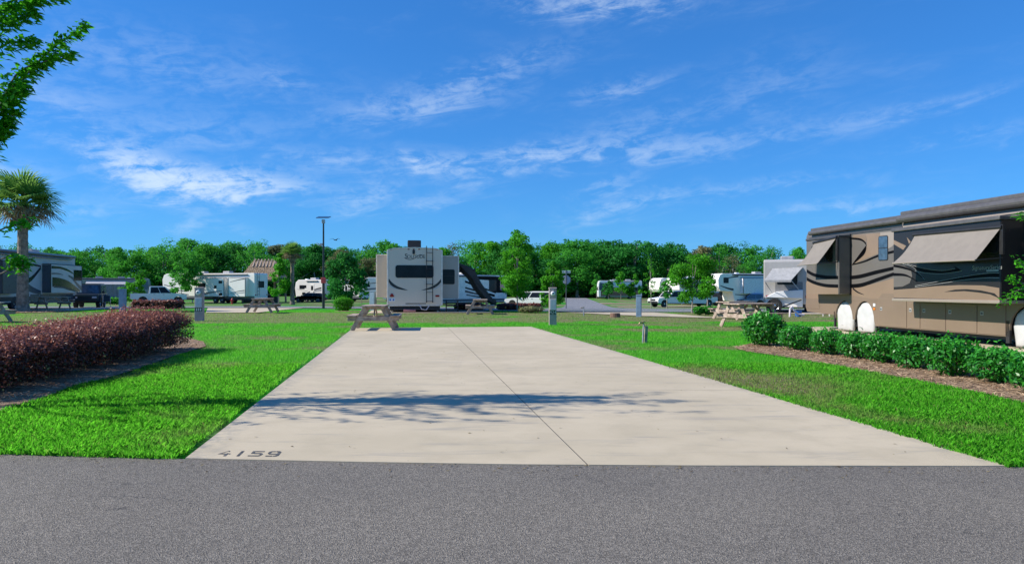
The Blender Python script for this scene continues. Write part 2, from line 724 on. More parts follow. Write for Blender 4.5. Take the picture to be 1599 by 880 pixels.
# the empty concrete site: eight slabs poured side by side with open joints
cpt = np.mean(np.array(PAD_POLY), 0)
pad = poly_sheet('concrete_pad', [tuple(cpt + (np.array(p_) - cpt) * 0.995) for p_ in PAD_POLY], 0.0062, M_JOINT, 0.10)
tag(pad, 'empty beige concrete camping pad with stencilled number', kind='structure')
vs_ = [0, 0.205, 0.43, 0.69, 1.0]
for c in range(2):
    for r in range(4):
        nu, nv = 14, 12
        g = MB()
        ed = []
        for j in range(nv):
            v = vs_[r] + (vs_[r + 1] - vs_[r]) * j / (nv - 1)
            uj = 0.4975 + 0.024 * v
            gap_u = 0.0009 if c else -0.0009
            u0, u1 = (0.0, uj - 0.0009) if c == 0 else (uj + 0.0009, 1.0)
            vv = v
            if j == 0 and r > 0:
                vv = v + 0.00022
            if j == nv - 1 and r < 3:
                vv = v - 0.00022
            for i in range(nu):
                u = u0 + (u1 - u0) * i / (nu - 1)
                if c == 0 and i == 1:
                    u = u0 + 0.045
                if c == 1 and i == nu - 2:
                    u = u1 - 0.035
                p = pad_pt(u, vv)
                wob = 0.0
                g.v.append((p[0], p[1], 0.008))
                ed.append(1.0 if (c == 0 and i == 0) else (0.7 if (c == 1 and i == nu - 1) else 0.0))
        for j in range(nv - 1):
            for i in range(nu - 1):
                q = j * nu + i
                g.f.append((q, q + 1, q + nu + 1, q + nu))
        # sides
        ring = [i for i in range(nu)] + [j * nu + nu - 1 for j in range(1, nv)] + [(nv - 1) * nu + i for i in range(nu - 2, -1, -1)] + [j * nu for j in range(nv - 2, 0, -1)]
        b = len(g.v)
        for q in ring:
            g.v.append((g.v[q][0], g.v[q][1], -0.06)); ed.append(1.0)
        L_ = len(ring)
        for k in range(L_):
            g.f.append((ring[k], ring[(k + 1) % L_], b + (k + 1) % L_, b + k))
        me = bpy.data.meshes.new('slab')
        me.from_pydata(g.v, [], g.f)
        a = me.attributes.new('edge', 'FLOAT', 'POINT')
        a.data.foreach_set('value', np.array(ed, np.float32))
        obj('slab', me, M_CONC, pad)

# stencilled site number, flat black paint on the slab
M_STENCIL = mat('stencil_paint', (0.03, 0.03, 0.032), 0.8, col2=(0.13, 0.125, 0.115), scale=30)
DIG = {
    '4': [[(0, .36), (.62, 1), (.74, 1), (.74, .78), (.62, .9), (.22, .5), (.62, .5), (.62, .36)], [(.66, .56), (.82, .56), (.82, 0), (.62, 0), (.62, .3), (.66, .3)], [(.86, .5), (1, .5), (1, .36), (.86, .36)]],
    '1': [[(.4, 1), (.62, 1), (.62, 0), (.4, 0)]],
    '5': [[(.08, 1), (.95, 1), (.95, .83), (.27, .83), (.27, .5), (.08, .5)], [(.32, .64), (.8, .64), (.98, .5), (.98, .3), (.78, .3), (.76, .46), (.32, .46)], [(.02, .18), (.74, .18), (.78, .26), (.98, .26), (.84, .02), (.02, .02)]],
    '9': [[(.2, 1), (.52, 1), (.52, .84), (.3, .84), (.24, .78), (.24, .62), (.3, .54), (.72, .54), (.72, .38), (.18, .38), (.04, .54), (.04, .84)], [(.58, 1), (.84, 1), (.98, .86), (.98, .18), (.82, 0), (.6, 0), (.6, .16), (.72, .18), (.76, .26), (.76, .82), (.58, .84)], [(.04, .16), (.54, .16), (.54, 0), (.04, 0)]],
}
o4 = gp(336, 713.2)
bx = 0
for ch, w in (('4', .125), ('1', .12), ('5', .135), ('9', .13)):
    mb = MB()
    for pl in DIG[ch]:
        pts = []
        for (a, b_) in pl:
            x = o4.x + bx + a * w * 0.86 + b_ * 0.0
            yy = o4.y + b_ * 0.19 - (bx + a * w) * 0.028
            pts.append((x - 0.025 * b_, yy, 0.0105))
        mb.add(pts, [tuple(range(len(pts)))])
    d = mb.build('painted_digit', M_STENCIL, pad)
    bx += w + 0.012

# roads and other pads further back
cn = strip('cross_road', xy([(-260, 482), (100, 480.6), (440, 480.4), (640, 483), (880, 487.3), (1040, 487.5), (1300, 487.5), (1800, 487)]),
           xy([(-260, 479), (100, 478.6), (440, 478.3), (640, 479.6), (870, 482), (1040, 482.6), (1300, 483), (1800, 483)]), 0.03, M_ASPHALT_FAR, 70)
strip('far_road', [(2.0, 48), (4.6, 67), (7.5, 98), (12, 160), (16, 230)], [(11.5, 46), (10.2, 60), (12.6, 98), (17, 160), (21, 230)], 0.036, M_ASPHALT_FAR, 60, 6)


def pad_quad(a, b, c, d, off=0.024):
    return strip('camping_pad', [a, d], [b, c], off, M_CONC, 12, 4)


def axis_rect(cx, cy, w, l, lean=8.8):
    ax = np.array([-math.sin(R(lean)), math.cos(R(lean))]); nx = np.array([ax[1], -ax[0]])
    c = np.array([cx, cy])
    return [tuple(c - nx * w / 2), tuple(c + nx * w / 2), tuple(c + nx * w / 2 + ax * l), tuple(c - nx * w / 2 + ax * l)]


PADS = []
for q in (xy([(322, 488.3), (402, 488.3), (474, 480.9), (325, 481)]),
          xy([(1010, 494), (1130, 497), (1020, 488), (885, 488.2)]),
          axis_rect(15.0, 6.2, 5.8, 19.5),
          axis_rect(-4.6, 39.8, 7.0, 6.6),
          axis_rect(-26, 20, 6.0, 14),
          axis_rect(-30.2, 40.0, 6.2, 17),
          axis_rect(18.6, 38.2, 6.0, 4)):
    PADS.append(q)
    pad_quad(*q)
for Y in (62, 70, 79, 90, 104):
    x0 = np.interp(Y, [60, 98], [10.8, 13.2])
    pad_quad((x0, Y), (x0 + 15, Y - 3), (x0 + 15, Y - 1), (x0, Y + 2.4), 0.03)

# mulch beds
BED_L = xy([(-420, 640), (-200, 660), (-40, 655), (0, 643), (75, 620), (116, 604.5), (164, 592), (218, 576), (270, 557), (322, 541), (318, 534), (285, 526), (180, 526), (40, 530), (-80, 535), (-240, 560)])
BED_R = xy([(1146, 543), (1178, 536), (1250, 538), (1330, 546), (1420, 556), (1520, 572), (1599, 588), (1690, 610), (1740, 640), (1680, 650), (1599, 631), (1500, 609), (1400, 589), (1300, 571), (1220, 557), (1165, 549)])
BED_P = [(gp(36, 486.7).x + 2.6 * math.cos(a), gp(36, 486.7).y + 2.4 * math.sin(a)) for a in np.linspace(0, 2 * math.pi, 20)[:-1]]
BED_S = [(gp(540, 486).x + 0.9 * math.cos(a) + .2, gp(540, 486).y + 0.9 * math.sin(a)) for a in np.linspace(0, 2 * math.pi, 16)[:-1]]


def dry_at(x, y):
    n = fbm(x * 0.42 + 3, y * 0.55 + 9, 4)
    n2 = fbm(x * 1.3 + 40, y * 1.0 + 11, 3)
    band = 0.36 * sstep(27.5, 31, y) * (1 - sstep(40, 43, y)) - 0.30 * sstep(42, 43, y) * (1 - sstep(48, 50, y))
    band = band + 0.10 * sstep(22, 24, y) * (1 - sstep(25, 27, y))
    # worn strip along the right border of the pad
    pe = np.interp(y, [near_w[-1, 1], FR.y], [near_w[-1, 0], FR.x])
    worn = 0.22 * np.exp(-((x - pe - 0.35) / 0.55) ** 2) * sstep(6.0, 7.2, y) * (1 - sstep(11.5, 14, y))
    far = 0.12 * sstep(50, 70, y)
    v = n * 0.75 + n2 * 0.35 + band + worn + far
    return sstep(0.53, 0.79, v)


# terrain: one sheet to the horizon
def axis_samples(segs):
    out = []
    for a, b, st in segs:
        out += list(np.arange(a, b, st))
    out.append(segs[-1][1])
    return np.array(out)


tx = axis_samples([(-900, -120, 60), (-120, -40, 4), (-40, -14, 0.8), (-14, 14, 0.3), (14, 40, 0.8), (40, 120, 4), (120, 900, 60)])
ty = axis_samples([(-60, 0, 10), (0, 4.8, 1.2), (4.8, 20, 0.3), (20, 50, 0.4), (50, 100, 1.2), (100, 240, 6), (240, 1500, 60)])
GX, GY = np.meshgrid(tx, ty)
GZ = gz(GX, GY) - 0.012 - 0.03 * (1 - sstep(4.6, 5.3, GY))
GZ = GZ + 0.012 * (fbm(GX * 0.8, GY * 0.8, 3) - 0.5) * (GY < 45)
# keep the sheet under the slabs
inpad = pip([(p[0], p[1]) for p in PAD_POLY], GX.ravel(), GY.ravel()).reshape(GX.shape)
GZ = np.where(inpad, GZ - 0.03, GZ)
nx_, ny_ = len(tx), len(ty)
me = bpy.data.meshes.new('lawn_ground')
me.vertices.add(nx_ * ny_)
me.vertices.foreach_set('co', np.stack([GX, GY, GZ], -1).astype(np.float32).ravel())
idx = np.arange(nx_ * ny_).reshape(ny_, nx_)
quads = np.stack([idx[:-1, :-1], idx[:-1, 1:], idx[1:, 1:], idx[1:, :-1]], -1).reshape(-1, 4)
me.loops.add(quads.size)
me.loops.foreach_set('vertex_index', quads.astype(np.int32).ravel())
me.polygons.add(len(quads))
me.polygons.foreach_set('loop_start', np.arange(0, quads.size, 4, dtype=np.int32))
me.polygons.foreach_set('loop_total', np.full(len(quads), 4, np.int32))
me.update(calc_edges=True)
a = me.attributes.new('dry', 'FLOAT', 'POINT')
a.data.foreach_set('value', dry_at(GX, GY).astype(np.float32).ravel())
me.shade_smooth()


def lawn_mat():
    m = bpy.data.materials.new('lawn')
    m.use_nodes = True
    t = NT(m.node_tree)
    b = t.n['Principled BSDF']
    tc = t.node('ShaderNodeTexCoord')
    at = t.node('ShaderNodeAttribute', attribute_name='dry')
    n = t.noise(tc.outputs['Object'], 9, 6, 0.7)
    n2 = t.noise(tc.outputs['Object'], 1.1, 5, 0.6)
    green = t.mix(t.ramp(n, 0.3, 0.7), (0.008, 0.150, 0.004), (0.020, 0.30, 0.008))
    dryc = t.mix(t.ramp(n, 0.3, 0.7), (0.15, 0.125, 0.065), (0.25, 0.215, 0.125))
    k = t.math('ADD', at.outputs['Fac'], t.math('MULTIPLY', t.math('SUBTRACT', n2, 0.5), 0.5), clamp=True)
    c = t.mix(k, green, dryc)
    t.l.new(c, b.inputs['Base Color'])
    b.inputs['Roughness'].default_value = 0.95
    b.inputs['Specular IOR Level'].default_value = 0.15
    bp = t.node('ShaderNodeBump')
    bp.inputs['Strength'].default_value = 0.8
    bp.inputs['Distance'].default_value = 0.05
    t.l.new(n, bp.inputs['Height'])
    t.l.new(bp.outputs[0], b.inputs['Normal'])
    return m


M_LAWN = lawn_mat()
lawn = obj('lawn_ground', me, M_LAWN)
tag(lawn, 'wide lawn ground with green and dried-out patches', kind='structure')

M_MULCH = mat('mulch', (0.15, 0.092, 0.052), 0.95, col2=(0.38, 0.255, 0.16), scale=18, bump=0.9, bscale=55)
for i, (poly, nm) in enumerate(((BED_L, 'mulch_bed'), (BED_R, 'mulch_bed'), (BED_P, 'mulch_bed'), (BED_S, 'mulch_bed'))):
    pc = np.mean(np.array(poly), 0)
    zc = float(gz(pc[0], pc[1]))
    o = poly_sheet(nm, poly, zc + 0.018, M_MULCH)
    tag(o, kind='structure')

# pine straw and bark slivers lying on the two near beds
straws = []
sv = []
for poly, n in ((BED_L, 15000), (BED_R, 9000), (BED_P, 2500)):
    pa = np.array(poly)
    lo, hi = pa.min(0), pa.max(0)
    X = rng.uniform(lo[0], hi[0], n * 3); Y = rng.uniform(lo[1], hi[1], n * 3)
    ok = pip(poly, X, Y)
    X, Y = X[ok][:n], Y[ok][:n]
    k = len(X)
    an = rng.uniform(0, 2 * math.pi, k)
    ln = rng.uniform(0.02, 0.085, k); wd = rng.uniform(0.002, 0.007, k)
    d = np.stack([np.cos(an), np.sin(an), rng.normal(0, 0.18, k)], 1)
    nrm = np.stack([rng.normal(0, .3, k), rng.normal(0, .3, k), np.ones(k)], 1)
    nrm = unit(nrm)
    C = np.stack([X, Y, gz(X, Y) + 0.024 + rng.uniform(0, 0.018, k)], 1)
    d = unit(d)
    s = np.cross(nrm, d)
    sc = np.where(Y > 30, 2.2, 1.0)[:, None]
    ln = ln[:, None] * sc; wd = wd[:, None] * sc
    straws.append(np.stack([C - d * ln - s * wd, C + d * ln - s * wd, C + d * ln + s * wd, C - d * ln + s * wd], 1))
    sv.append(rng.random(k))
M_STRAW = leaf_mat('pine_straw', (0.18, 0.105, 0.058), (0.62, 0.44, 0.28), 0.05, 0.8, 0.2)
o = obj('pine_straw', np_quads('pine_straw', np.concatenate(straws), np.concatenate(sv)), M_STRAW)
tag(o, 'brown pine straw and bark slivers strewn on the planting beds', 'mulch', kind='stuff')


# grass blades
def make_grass():
    XS, YS = [], []
    y = 5.2
    while y < 46:
        dy = 0.25 if y < 20 else 0.5
        x0, x1 = -(0.74 * y + 1.6), 0.74 * y + 1.6
        rho = 7200 * (5.5 / y) ** 1.55
        n = int(rho * dy * (x1 - x0))
        XS.append(rng.uniform(x0, x1, n)); YS.append(rng.uniform(y, y + dy, n))
        y += dy
    X, Y = np.concatenate(XS), np.concatenate(YS)
    ok = Y > np.interp(X, [p[0] for p in road_edge], [p[1] for p in road_edge]) - 0.015 - 0.03 * fbm(X * 6, Y * 0 + 3, 2)
    ok &= ~pip([tuple(pad_pt(u, 0) - np.array([0, .3])) for u in np.linspace(0, 1, 12)] + [tuple(pad_pt(1, 1)), tuple(pad_pt(0, 1))], X, Y)
    # narrow bare gap along the pad's edges
    le = np.interp(Y, [near_w[0, 1], FL.y], [near_w[0, 0], FL.x])
    ok &= ~((X > le - 0.045 - 0.05 * vnoise(Y * 7, Y * 0)) & (X < le + .1) & (Y < FL.y))
    re_ = np.interp(Y, [near_w[-1, 1], FR.y], [near_w[-1, 0], FR.x])
    creep = (X < re_) & (X > re_ - 0.02 - 0.10 * fbm(Y * 3.1, Y * 0 + 9, 3) ** 2) & (Y < FR.y) & (Y > 5.7) & (rng.random(len(X)) < .6)
    ok |= creep
    for q in PADS:
        ok &= ~pip(q, X, Y)
    for b in (BED_L, BED_R, BED_P, BED_S):
        ok &= ~pip(b, X, Y)
    X, Y = X[ok], Y[ok]
    d = dry_at(X, Y)
    keep = rng.random(len(X)) > d * 0.45
    X, Y, d = X[keep], Y[keep], d[keep]
    n = len(X)
    far = np.clip(Y / 7.0, 1, 5)
    clump = fbm(X * 2.2, Y * 2.2, 3)
    h = (0.035 + 0.05 * rng.random(n) ** 1.2) * (0.8 + 0.4 * clump) * (1 - 0.35 * d)
    h *= np.where(Y > 24, 0.8, 1.0)
    w = 0.0023 * far ** 0.85 * rng.uniform(0.7, 1.3, n)
    an = rng.uniform(0, 2 * math.pi, n)
    dirv = np.stack([np.cos(an), np.sin(an), np.zeros(n)], 1)
    side = np.stack([-np.sin(an), np.cos(an), np.zeros(n)], 1)
    # blades turn roughly across the line of sight
    lean = rng.uniform(0.05, 0.75, n)[:, None]
    base = np.stack([X, Y, gz(X, Y) - 0.012], 1)
    up = np.array([0, 0, 1.0])
    mid = base + up * (h * 0.6)[:, None] + dirv * (h[:, None] * 0.22 * lean)
    tip = base + up * (h * (1.0 - 0.25 * lean[:, 0]))[:, None] + dirv * (h[:, None] * 0.85 * lean)
    ws = side * w[:, None]
    var = np.clip(rng.normal(0.5, 0.26, n) + (clump - 0.5) * 0.35, 0, 1)
    near = Y < 13
    V5 = np.stack([base - ws, base + ws, mid + ws * 0.8, tip, mid - ws * 0.8], 1)[near]
    V3 = np.stack([base - ws * 1.1, base + ws * 1.1, tip], 1)[~near]
    A = np.concatenate([V5.reshape(-1, 3), V3.reshape(-1, 3)])
    me = bpy.data.meshes.new('grass')
    me.vertices.add(len(A))
    me.vertices.foreach_set('co', A.astype(np.float32).ravel())
    tot = np.r_[np.full(len(V5), 5), np.full(len(V3), 3)].astype(np.int32)
    me.loops.add(int(tot.sum()))
    me.loops.foreach_set('vertex_index', np.arange(len(A), dtype=np.int32))
    me.polygons.add(len(tot))
    me.polygons.foreach_set('loop_start', np.r_[0, np.cumsum(tot)[:-1]].astype(np.int32))
    me.polygons.foreach_set('loop_total', tot)
    me.update(calc_edges=True)
    for nm, val in (('var', var), ('dry', np.clip(d + (rng.random(n) < 0.10) * rng.random(n), 0, 1))):
        vv = np.r_[np.repeat(val[near], 5), np.repeat(val[~near], 3)]
        a = me.attributes.new(nm, 'FLOAT', 'POINT')
        a.data.foreach_set('value', vv.astype(np.float32))
    m = leaf_mat('grass', (0.026, 0.255, 0.006), (0.200, 0.68, 0.045), 0.48, 0.5, 0.22)
    t = NT(m.node_tree)
    # straw-coloured blades
    at = t.node('ShaderNodeAttribute', attribute_name='dry')
    for nd in list(t.n):
        if nd.type == 'MIX' and nd.inputs['Factor'].is_linked:
            src = nd.outputs[2]
            tg = [l.to_socket for l in list(t.l) if l.from_socket == src]
            mx = t.mix(t.math('MULTIPLY', at.outputs['Fac'], 0.9), src, (0.29, 0.235, 0.12))
            for s_ in tg:
                t.l.new(mx, s_)
            break
    o = obj('grass', me, m)
    tag(o, 'bright green lawn grass with straw-coloured blades in worn patches', 'grass', kind='stuff')
    print('blades', n, 'tris', len(V5) * 3 + len(V3))


make_grass()

# dry leaves, grass clippings and grit blown on to the pad and the road
n = 420
X = np.concatenate([rng.uniform(-6, 6.5, n), rng.uniform(-4, 5, n)])
Y = np.concatenate([np.interp(X[:n], [p[0] for p in road_edge], [p[1] for p in road_edge]) - np.abs(rng.normal(0, .16, n)) - .01, rng.uniform(5.8, 22, n)])
inp = pip(PAD_POLY, X, Y)
keep = inp | (np.arange(2 * n) < n)
X, Y, inp = X[keep], Y[keep], inp[keep]
k = len(X)
C = np.stack([X, Y, np.where(inp, .012, .005)], 1)
V = leaf_cards(C, unit(np.stack([rng.normal(0, .25, k), rng.normal(0, .25, k), np.ones(k)], 1)), rng.uniform(.004, .022, k), .35)
V[:, :, 2] = np.maximum(V[:, :, 2], C[:, None, 2])
o = obj('leaf_litter', np_quads('leaf_litter', V, rng.random(k)), leaf_mat('litter', (.07, .05, .03), (.30, .24, .12), .1, .8, .2))
tag(o, 'scattered dry leaves and clippings on the pad and along the road edge', 'litter', kind='stuff')
# ------------------------------------------------------------------ vegetation
M_BARK = mat('bark', (0.10, 0.085, 0.07), 0.95, col2=(0.22, 0.19, 0.155), scale=9, bump=0.8, bscale=30)
M_BARK_PALE = mat('pale_bark', (0.20, 0.175, 0.145), 0.95, col2=(0.36, 0.32, 0.27), scale=9, bump=0.6, bscale=30)
M_PALMBARK = mat('palm_bark', (0.13, 0.105, 0.08), 0.95, col2=(0.30, 0.25, 0.20), scale=5, bump=1.0, bscale=14)


def blob_crown(name, blobs, n, size, aspect=0.62, shell=0.55, updown=0.35, seed=0):
    """leaf faces spread through ellipsoid clumps; each clump a tuple cx, cy, cz, rx, ry, rz"""
    g = np.random.default_rng(seed)
    B = np.array(blobs, float)
    wgt = (B[:, 3] * B[:, 4] * B[:, 5]) ** 0.67
    idx = g.choice(len(B), n, p=wgt / wgt.sum())
    d = unit(g.normal(size=(n, 3)))
    r = shell + (1.08 - shell) * g.random(n) ** 0.7
    # ragged skin
    C = B[idx, :3] + d * B[idx, 3:] * r[:, None]
    nrm = unit(d * 0.9 + g.normal(size=(n, 3)) * 0.55 + np.array([0, 0, updown]))
    T = g.normal(size=(n, 3))
    s = size * g.uniform(0.6, 1.35, n)
    V = leaf_cards(C, nrm, s, aspect, T)
    tone = g.random(len(B))
    var = np.clip(tone[idx] * 0.55 + g.random(n) * 0.45, 0, 1)
    return np_quads(name, V, var)


def limb_mesh(name, limbs, n=7):
    mb = MB()
    for pts, rad in limbs:
        mb.tube(pts, rad, n)
    return mb.mesh(name)


# ---- the far wood: six tree shapes, shared by the trees that stand in it
def wood_tree_meshes(k):
    g = random.Random(100 + k)
    H = 1.0  # unit height, scaled on placing
    form = k % 3
    blobs = []
    n = 44
    for i in range(n):
        t = i / (n - 1)
        z = 0.16 + 0.76 * t
        prof = {0: math.sin(math.pi * min(1, 0.18 + 0.82 * t)) ** 0.6, 1: (1 - t) ** 0.55 * 0.95 + 0.05, 2: 0.55 + 0.45 * math.sin(math.pi * t)}[form]
        rr = 0.30 * prof
        a = g.random() * 6.283
        q = rr * math.sqrt(g.random()) * 1.25
        s = g.uniform(0.045, 0.125) * (0.75 + 0.4 * prof)
        blobs.append((q * math.cos(a), q * math.sin(a), z + g.uniform(-.03, .03), s * 1.2, s * 1.2, s * 0.8))
    crown = blob_crown('crown', blobs, 6400 if k < 4 else 3000, 0.0155 if k < 4 else 0.013, 0.75, 0.45, 0.35, 40 + k)
    limbs = [([(0, 0, 0), (0.01, 0, 0.2), (0.0, 0.01, 0.5), (0.01, 0, 0.8)], [0.022, 0.018, 0.012, 0.004])]
    for i in range(6):
        b = g.choice(blobs)
        z0 = g.uniform(0.22, 0.5)
        limbs.append(([(0, 0, z0), (b[0] * 0.5, b[1] * 0.5, (z0 + b[2]) / 2), (b[0], b[1], b[2])], [0.010, 0.007, 0.003]))
    return crown, limb_mesh('trunk', limbs, 6)


LM_DARK = leaf_mat('leaf_dark', (0.008, 0.072, 0.015), (0.052, 0.310, 0.045), 0.4, 0.7, 0.15)
LM_MID = leaf_mat('leaf_mid', (0.014, 0.125, 0.016), (0.105, 0.460, 0.045), 0.42, 0.7, 0.15)
LM_LIGHT = leaf_mat('leaf_light', (0.028, 0.170, 0.008), (0.110, 0.450, 0.018), 0.42, 0.65, 0.2)
LM_OLIVE = leaf_mat('leaf_olive', (0.070, 0.095, 0.040), (0.230, 0.250, 0.110), 0.3, 0.8, 0.1)
LM_TAN = leaf_mat('leaf_tan', (0.100, 0.125, 0.045), (0.320, 0.310, 0.150), 0.3, 0.8, 0.1)
WOOD = [wood_tree_meshes(k) for k in range(6)]
LANDMARKS = [(-60, 'the dark coach'), (60, 'the big palm'), (110, 'the dark coach end'), (150, 'the off-roader'), (205, 'the draped coach'), (284, 'the lollipop sapling'), (345, 'the long trailer'),
             (405, 'the thatched hut'), (457, 'the slim palm'), (505, 'the lamp post'), (550, 'the dark sapling'), (600, 'the left slide-out'), (645, 'the beige trailer'), (700, 'the right slide-out'), (750, 'the folded awning'),
             (808, 'the bright sapling'), (863, 'the numbered pedestal'), (915, 'the far road'), (955, 'the white-roofed coach'), (985, 'the paired saplings'), (1045, 'the trailer noses'),
             (1090, 'the white pickup'), (1140, 'the black pickup'), (1175, 'the blue car'), (1225, 'the awning trailer'), (1290, 'the brown coach')]
TOP = [(-250, 380), (-100, 378), (60, 377), (100, 388), (150, 382), (200, 387), (260, 374), (290, 370), (340, 379), (365, 371), (400, 377), (440, 379), (480, 377), (520, 380), (560, 377), (605, 373), (640, 388),
       (700, 377), (720, 371), (760, 374), (800, 371), (850, 374), (900, 371), (950, 376), (1000, 373), (1050, 379), (1085, 388), (1120, 373), (1160, 380), (1200, 384), (1235, 382), (1300, 380), (1500, 376), (1900, 374)]
tone_mats = [('dark green', LM_DARK), ('mid green', LM_MID), ('light green', LM_LIGHT), ('grey-olive', LM_OLIVE), ('tan-tipped', LM_TAN)]
used_labels = {}
wood_trees = []


def wood_tree(px, Y, top, tone, k, rowname):
    x = (px - CX) / F * Y
    z0 = float(gz(x, Y))
    H = CAMH + (HY - top) / F * Y - z0
    near = min(LANDMARKS, key=lambda l: abs(l[0] - px))[1]
    root = empty('wood_tree', (x, Y, z0), random.uniform(0, 6.28))
    w = H * random.uniform(0.95, 1.3)
    root.scale = (w, w, H)
    cr, tr = WOOD[k]
    for nm, me, m in (('crown', cr, tone_mats[tone][1]), ('trunk', tr, M_BARK_PALE)):
        if not me.materials:
            me.materials.append(m)
        o = bpy.data.objects.new(nm, me)
        link(o)
        o.parent = root
        o.material_slots[0].link = 'OBJECT'
        o.material_slots[0].material = m
    wood_trees.append((px, root, tone_mats[tone][0], near, rowname))


px = -70
i = 0
while px < 1310:
    top = np.interp(px, [t[0] for t in TOP], [t[1] for t in TOP])
    tone = random.choices([0, 1, 2, 3, 4], [34, 42, 13, 11, 0])[0]
    if 500 < px < 600 and tone < 2 and random.random() < .25:
        tone = 3
    if 1050 < px < 1100 and random.random() < .6:
        tone = 4
    wood_tree(px + random.uniform(-6, 6), random.uniform(165, 178), top + random.choice((-3, 0, 4, 8, 16, 24)), tone, random.randrange(6), 'front-row')
    px += random.uniform(19, 29)
px = -60
while px < 1300:
    top = np.interp(px, [t[0] for t in TOP], [t[1] for t in TOP])
    tone = random.choices([0, 1, 3], [50, 32, 18])[0]
    wood_tree(px, random.uniform(186, 200), top + random.uniform(-2, 5), tone, random.randrange(6), 'back-row')
    px += random.uniform(26, 40)
wood_trees.sort(key=lambda t: t[0])
cnt = {}
for t in wood_trees:
    key = (t[2], t[3], t[4])
    cnt[key] = cnt.get(key, 0) + 1
seen = {}
ORD = ['first', 'second', 'third', 'fourth', 'fifth', 'sixth', 'seventh']
for pxx, root, tone, near, row in wood_trees:
    key = (tone, near, row)
    seen[key] = seen.get(key, 0) + 1
    lab = f'{tone} {row} tree of the far wood above {near}'
    if cnt[key] > 1:   # counted from the left
        lab = f'{ORD[seen[key]-1]} {tone} {row} tree of far wood above {near}'
    tag(root, lab, 'tree', 'trees of the far wood')

# undergrowth that closes the foot of the wood
n = 60000
ux = rng.uniform(-160, 92, n)
uy = 168 + 12 * rng.random(n) + 0.0 * ux
uh = 2.2 + 6.0 * fbm(ux * 0.11, ux * 0 + 2, 3) ** 1.4
uz = rng.random(n) * uh
C = np.stack([ux, uy, gz(ux, uy) + uz], 1)
V = leaf_cards(C, unit(rng.normal(size=(n, 3)) + np.array([-.3, -0.6, 0.4])), 0.36 * rng.uniform(.6, 1.4, n), 0.8)
o = obj('undergrowth', np_quads('undergrowth', V, np.clip(fbm(ux * 0.25, uz * 0.7, 3) + rng.normal(0, .15, n), 0, 1)), LM_DARK)
tag(o, 'dark undergrowth along the foot of the far wood', 'undergrowth', kind='stuff')


# ---- young trees standing between the sites
def young_tree(name, px, base_py, top_py, crown_lo, half_w, label, leafm, n=3200, leaf=0.085, cone=0.0, trunk_r=0.045, bark=None, seed=1, lean=0.0, nb=20, group='young trees between the sites', gap=1.0, loc=None):
    p = gp(px, base_py) if loc is None else Vector(loc)
    Y = p.y
    s = Y / F
    zt = CAMH + (HY - top_py) * s - p.z
    zl = CAMH + (HY - crown_lo) * s - p.z
    rw = half_w * s
    g = random.Random(seed)
    blobs = []
    nb = int(nb * 1.5)
    for i in range(nb):
        t = (i + 0.5) / nb
        z = zl + (zt - zl) * t + rw * g.uniform(-.15, .15)
        prof = math.sin(math.pi * (0.16 + 0.8 * t)) ** 0.7 * (1 - cone) + cone * (1.02 - t)
        a = g.random() * 6.283
        q = rw * prof * math.sqrt(g.uniform(0.10, 1)) * 0.98
        b = rw * g.uniform(0.18, 0.44) * (0.55 + 0.5 * prof) * gap
        blobs.append((q * math.cos(a) + lean * t, q * math.sin(a), z, b, b, b * 0.75))
    root = empty(name, p, 0, label, 'tree', group)
    obj('crown', blob_crown('crown', blobs, n, leaf, 0.6, 0.3, 0.4, seed), leafm, root)
    limbs = [([(0, 0, -0.03), (0.01, 0, zl * 0.6), (lean * .3, 0.01, zl + (zt - zl) * 0.4), (lean * .9, 0, zt - 0.1)], [trunk_r, trunk_r * 0.85, trunk_r * 0.5, trunk_r * 0.15])]
    for i in range(9):
        b = g.choice(blobs)
        z0 = zl * 0.9 + (b[2] - zl) * 0.45
        limbs.append(([(lean * .2, 0, z0), (b[0] * 0.55, b[1] * 0.55, (z0 + b[2]) * 0.5), b[:3]], [trunk_r * 0.4, trunk_r * 0.28, trunk_r * 0.1]))
    obj('trunk', limb_mesh('trunk', limbs), bark or M_BARK_PALE, root)
    return root


young_tree('young_tree', 284, 473.5, 396, 452, 24, 'lollipop sapling in front of the long white trailer', LM_MID, 3600, 0.14, seed=3)
young_tree('young_tree', 208, 472.5, 430, 466, 17, 'small bright green sapling in front of the draped coach', LM_LIGHT, 2200, 0.14, seed=4, lean=.3)
young_tree('young_tree', 436, 475.5, 398, 458, 20, 'narrow pointed sapling between the hut and the slim palm', LM_LIGHT, 2600, 0.12, cone=.6, seed=5)
young_tree('young_tree', 540, 478, 396, 466, 32, 'round dark green young tree behind the clipped green shrub', LM_DARK, 5200, 0.13, seed=6, nb=26)
young_tree('young_tree', 565, 474.5, 432, 464, 12, 'thin dark-stemmed sapling beside the round dark tree', LM_MID, 900, 0.12, seed=7, gap=.8)
young_tree('young_tree', 808, 486.3, 366, 460, 32, 'bright green young tree behind the low hedge, beside the white wagon', LM_LIGHT, 6200, 0.075, seed=8, nb=30)
young_tree('young_tree', 863, 483.5, 408, 474, 22, 'dense pointed young tree right behind the numbered pedestal', LM_LIGHT, 5200, 0.08, cone=.45, seed=9, nb=26)
young_tree('young_tree', 1081, 488.3, 398, 468, 36, 'broad young tree in front of the white pickup', LM_LIGHT, 6600, 0.07, seed=10, nb=30, lean=.35)
young_tree('young_tree', 1105, 484, 430, 462, 14, 'slim sapling beside the tailgate of the white pickup', LM_MID, 1100, 0.08, seed=12)
young_tree('young_tree', 1017, 481.5, 400, 462, 12, 'sparse pale-stemmed sapling left of the white pickup', LM_LIGHT, 420, 0.08, seed=13, gap=.8)
young_tree('young_tree', 1042, 482, 440, 462, 13, 'little bushy sapling in front of the pickup bonnet', LM_MID, 1000, 0.08, seed=14)
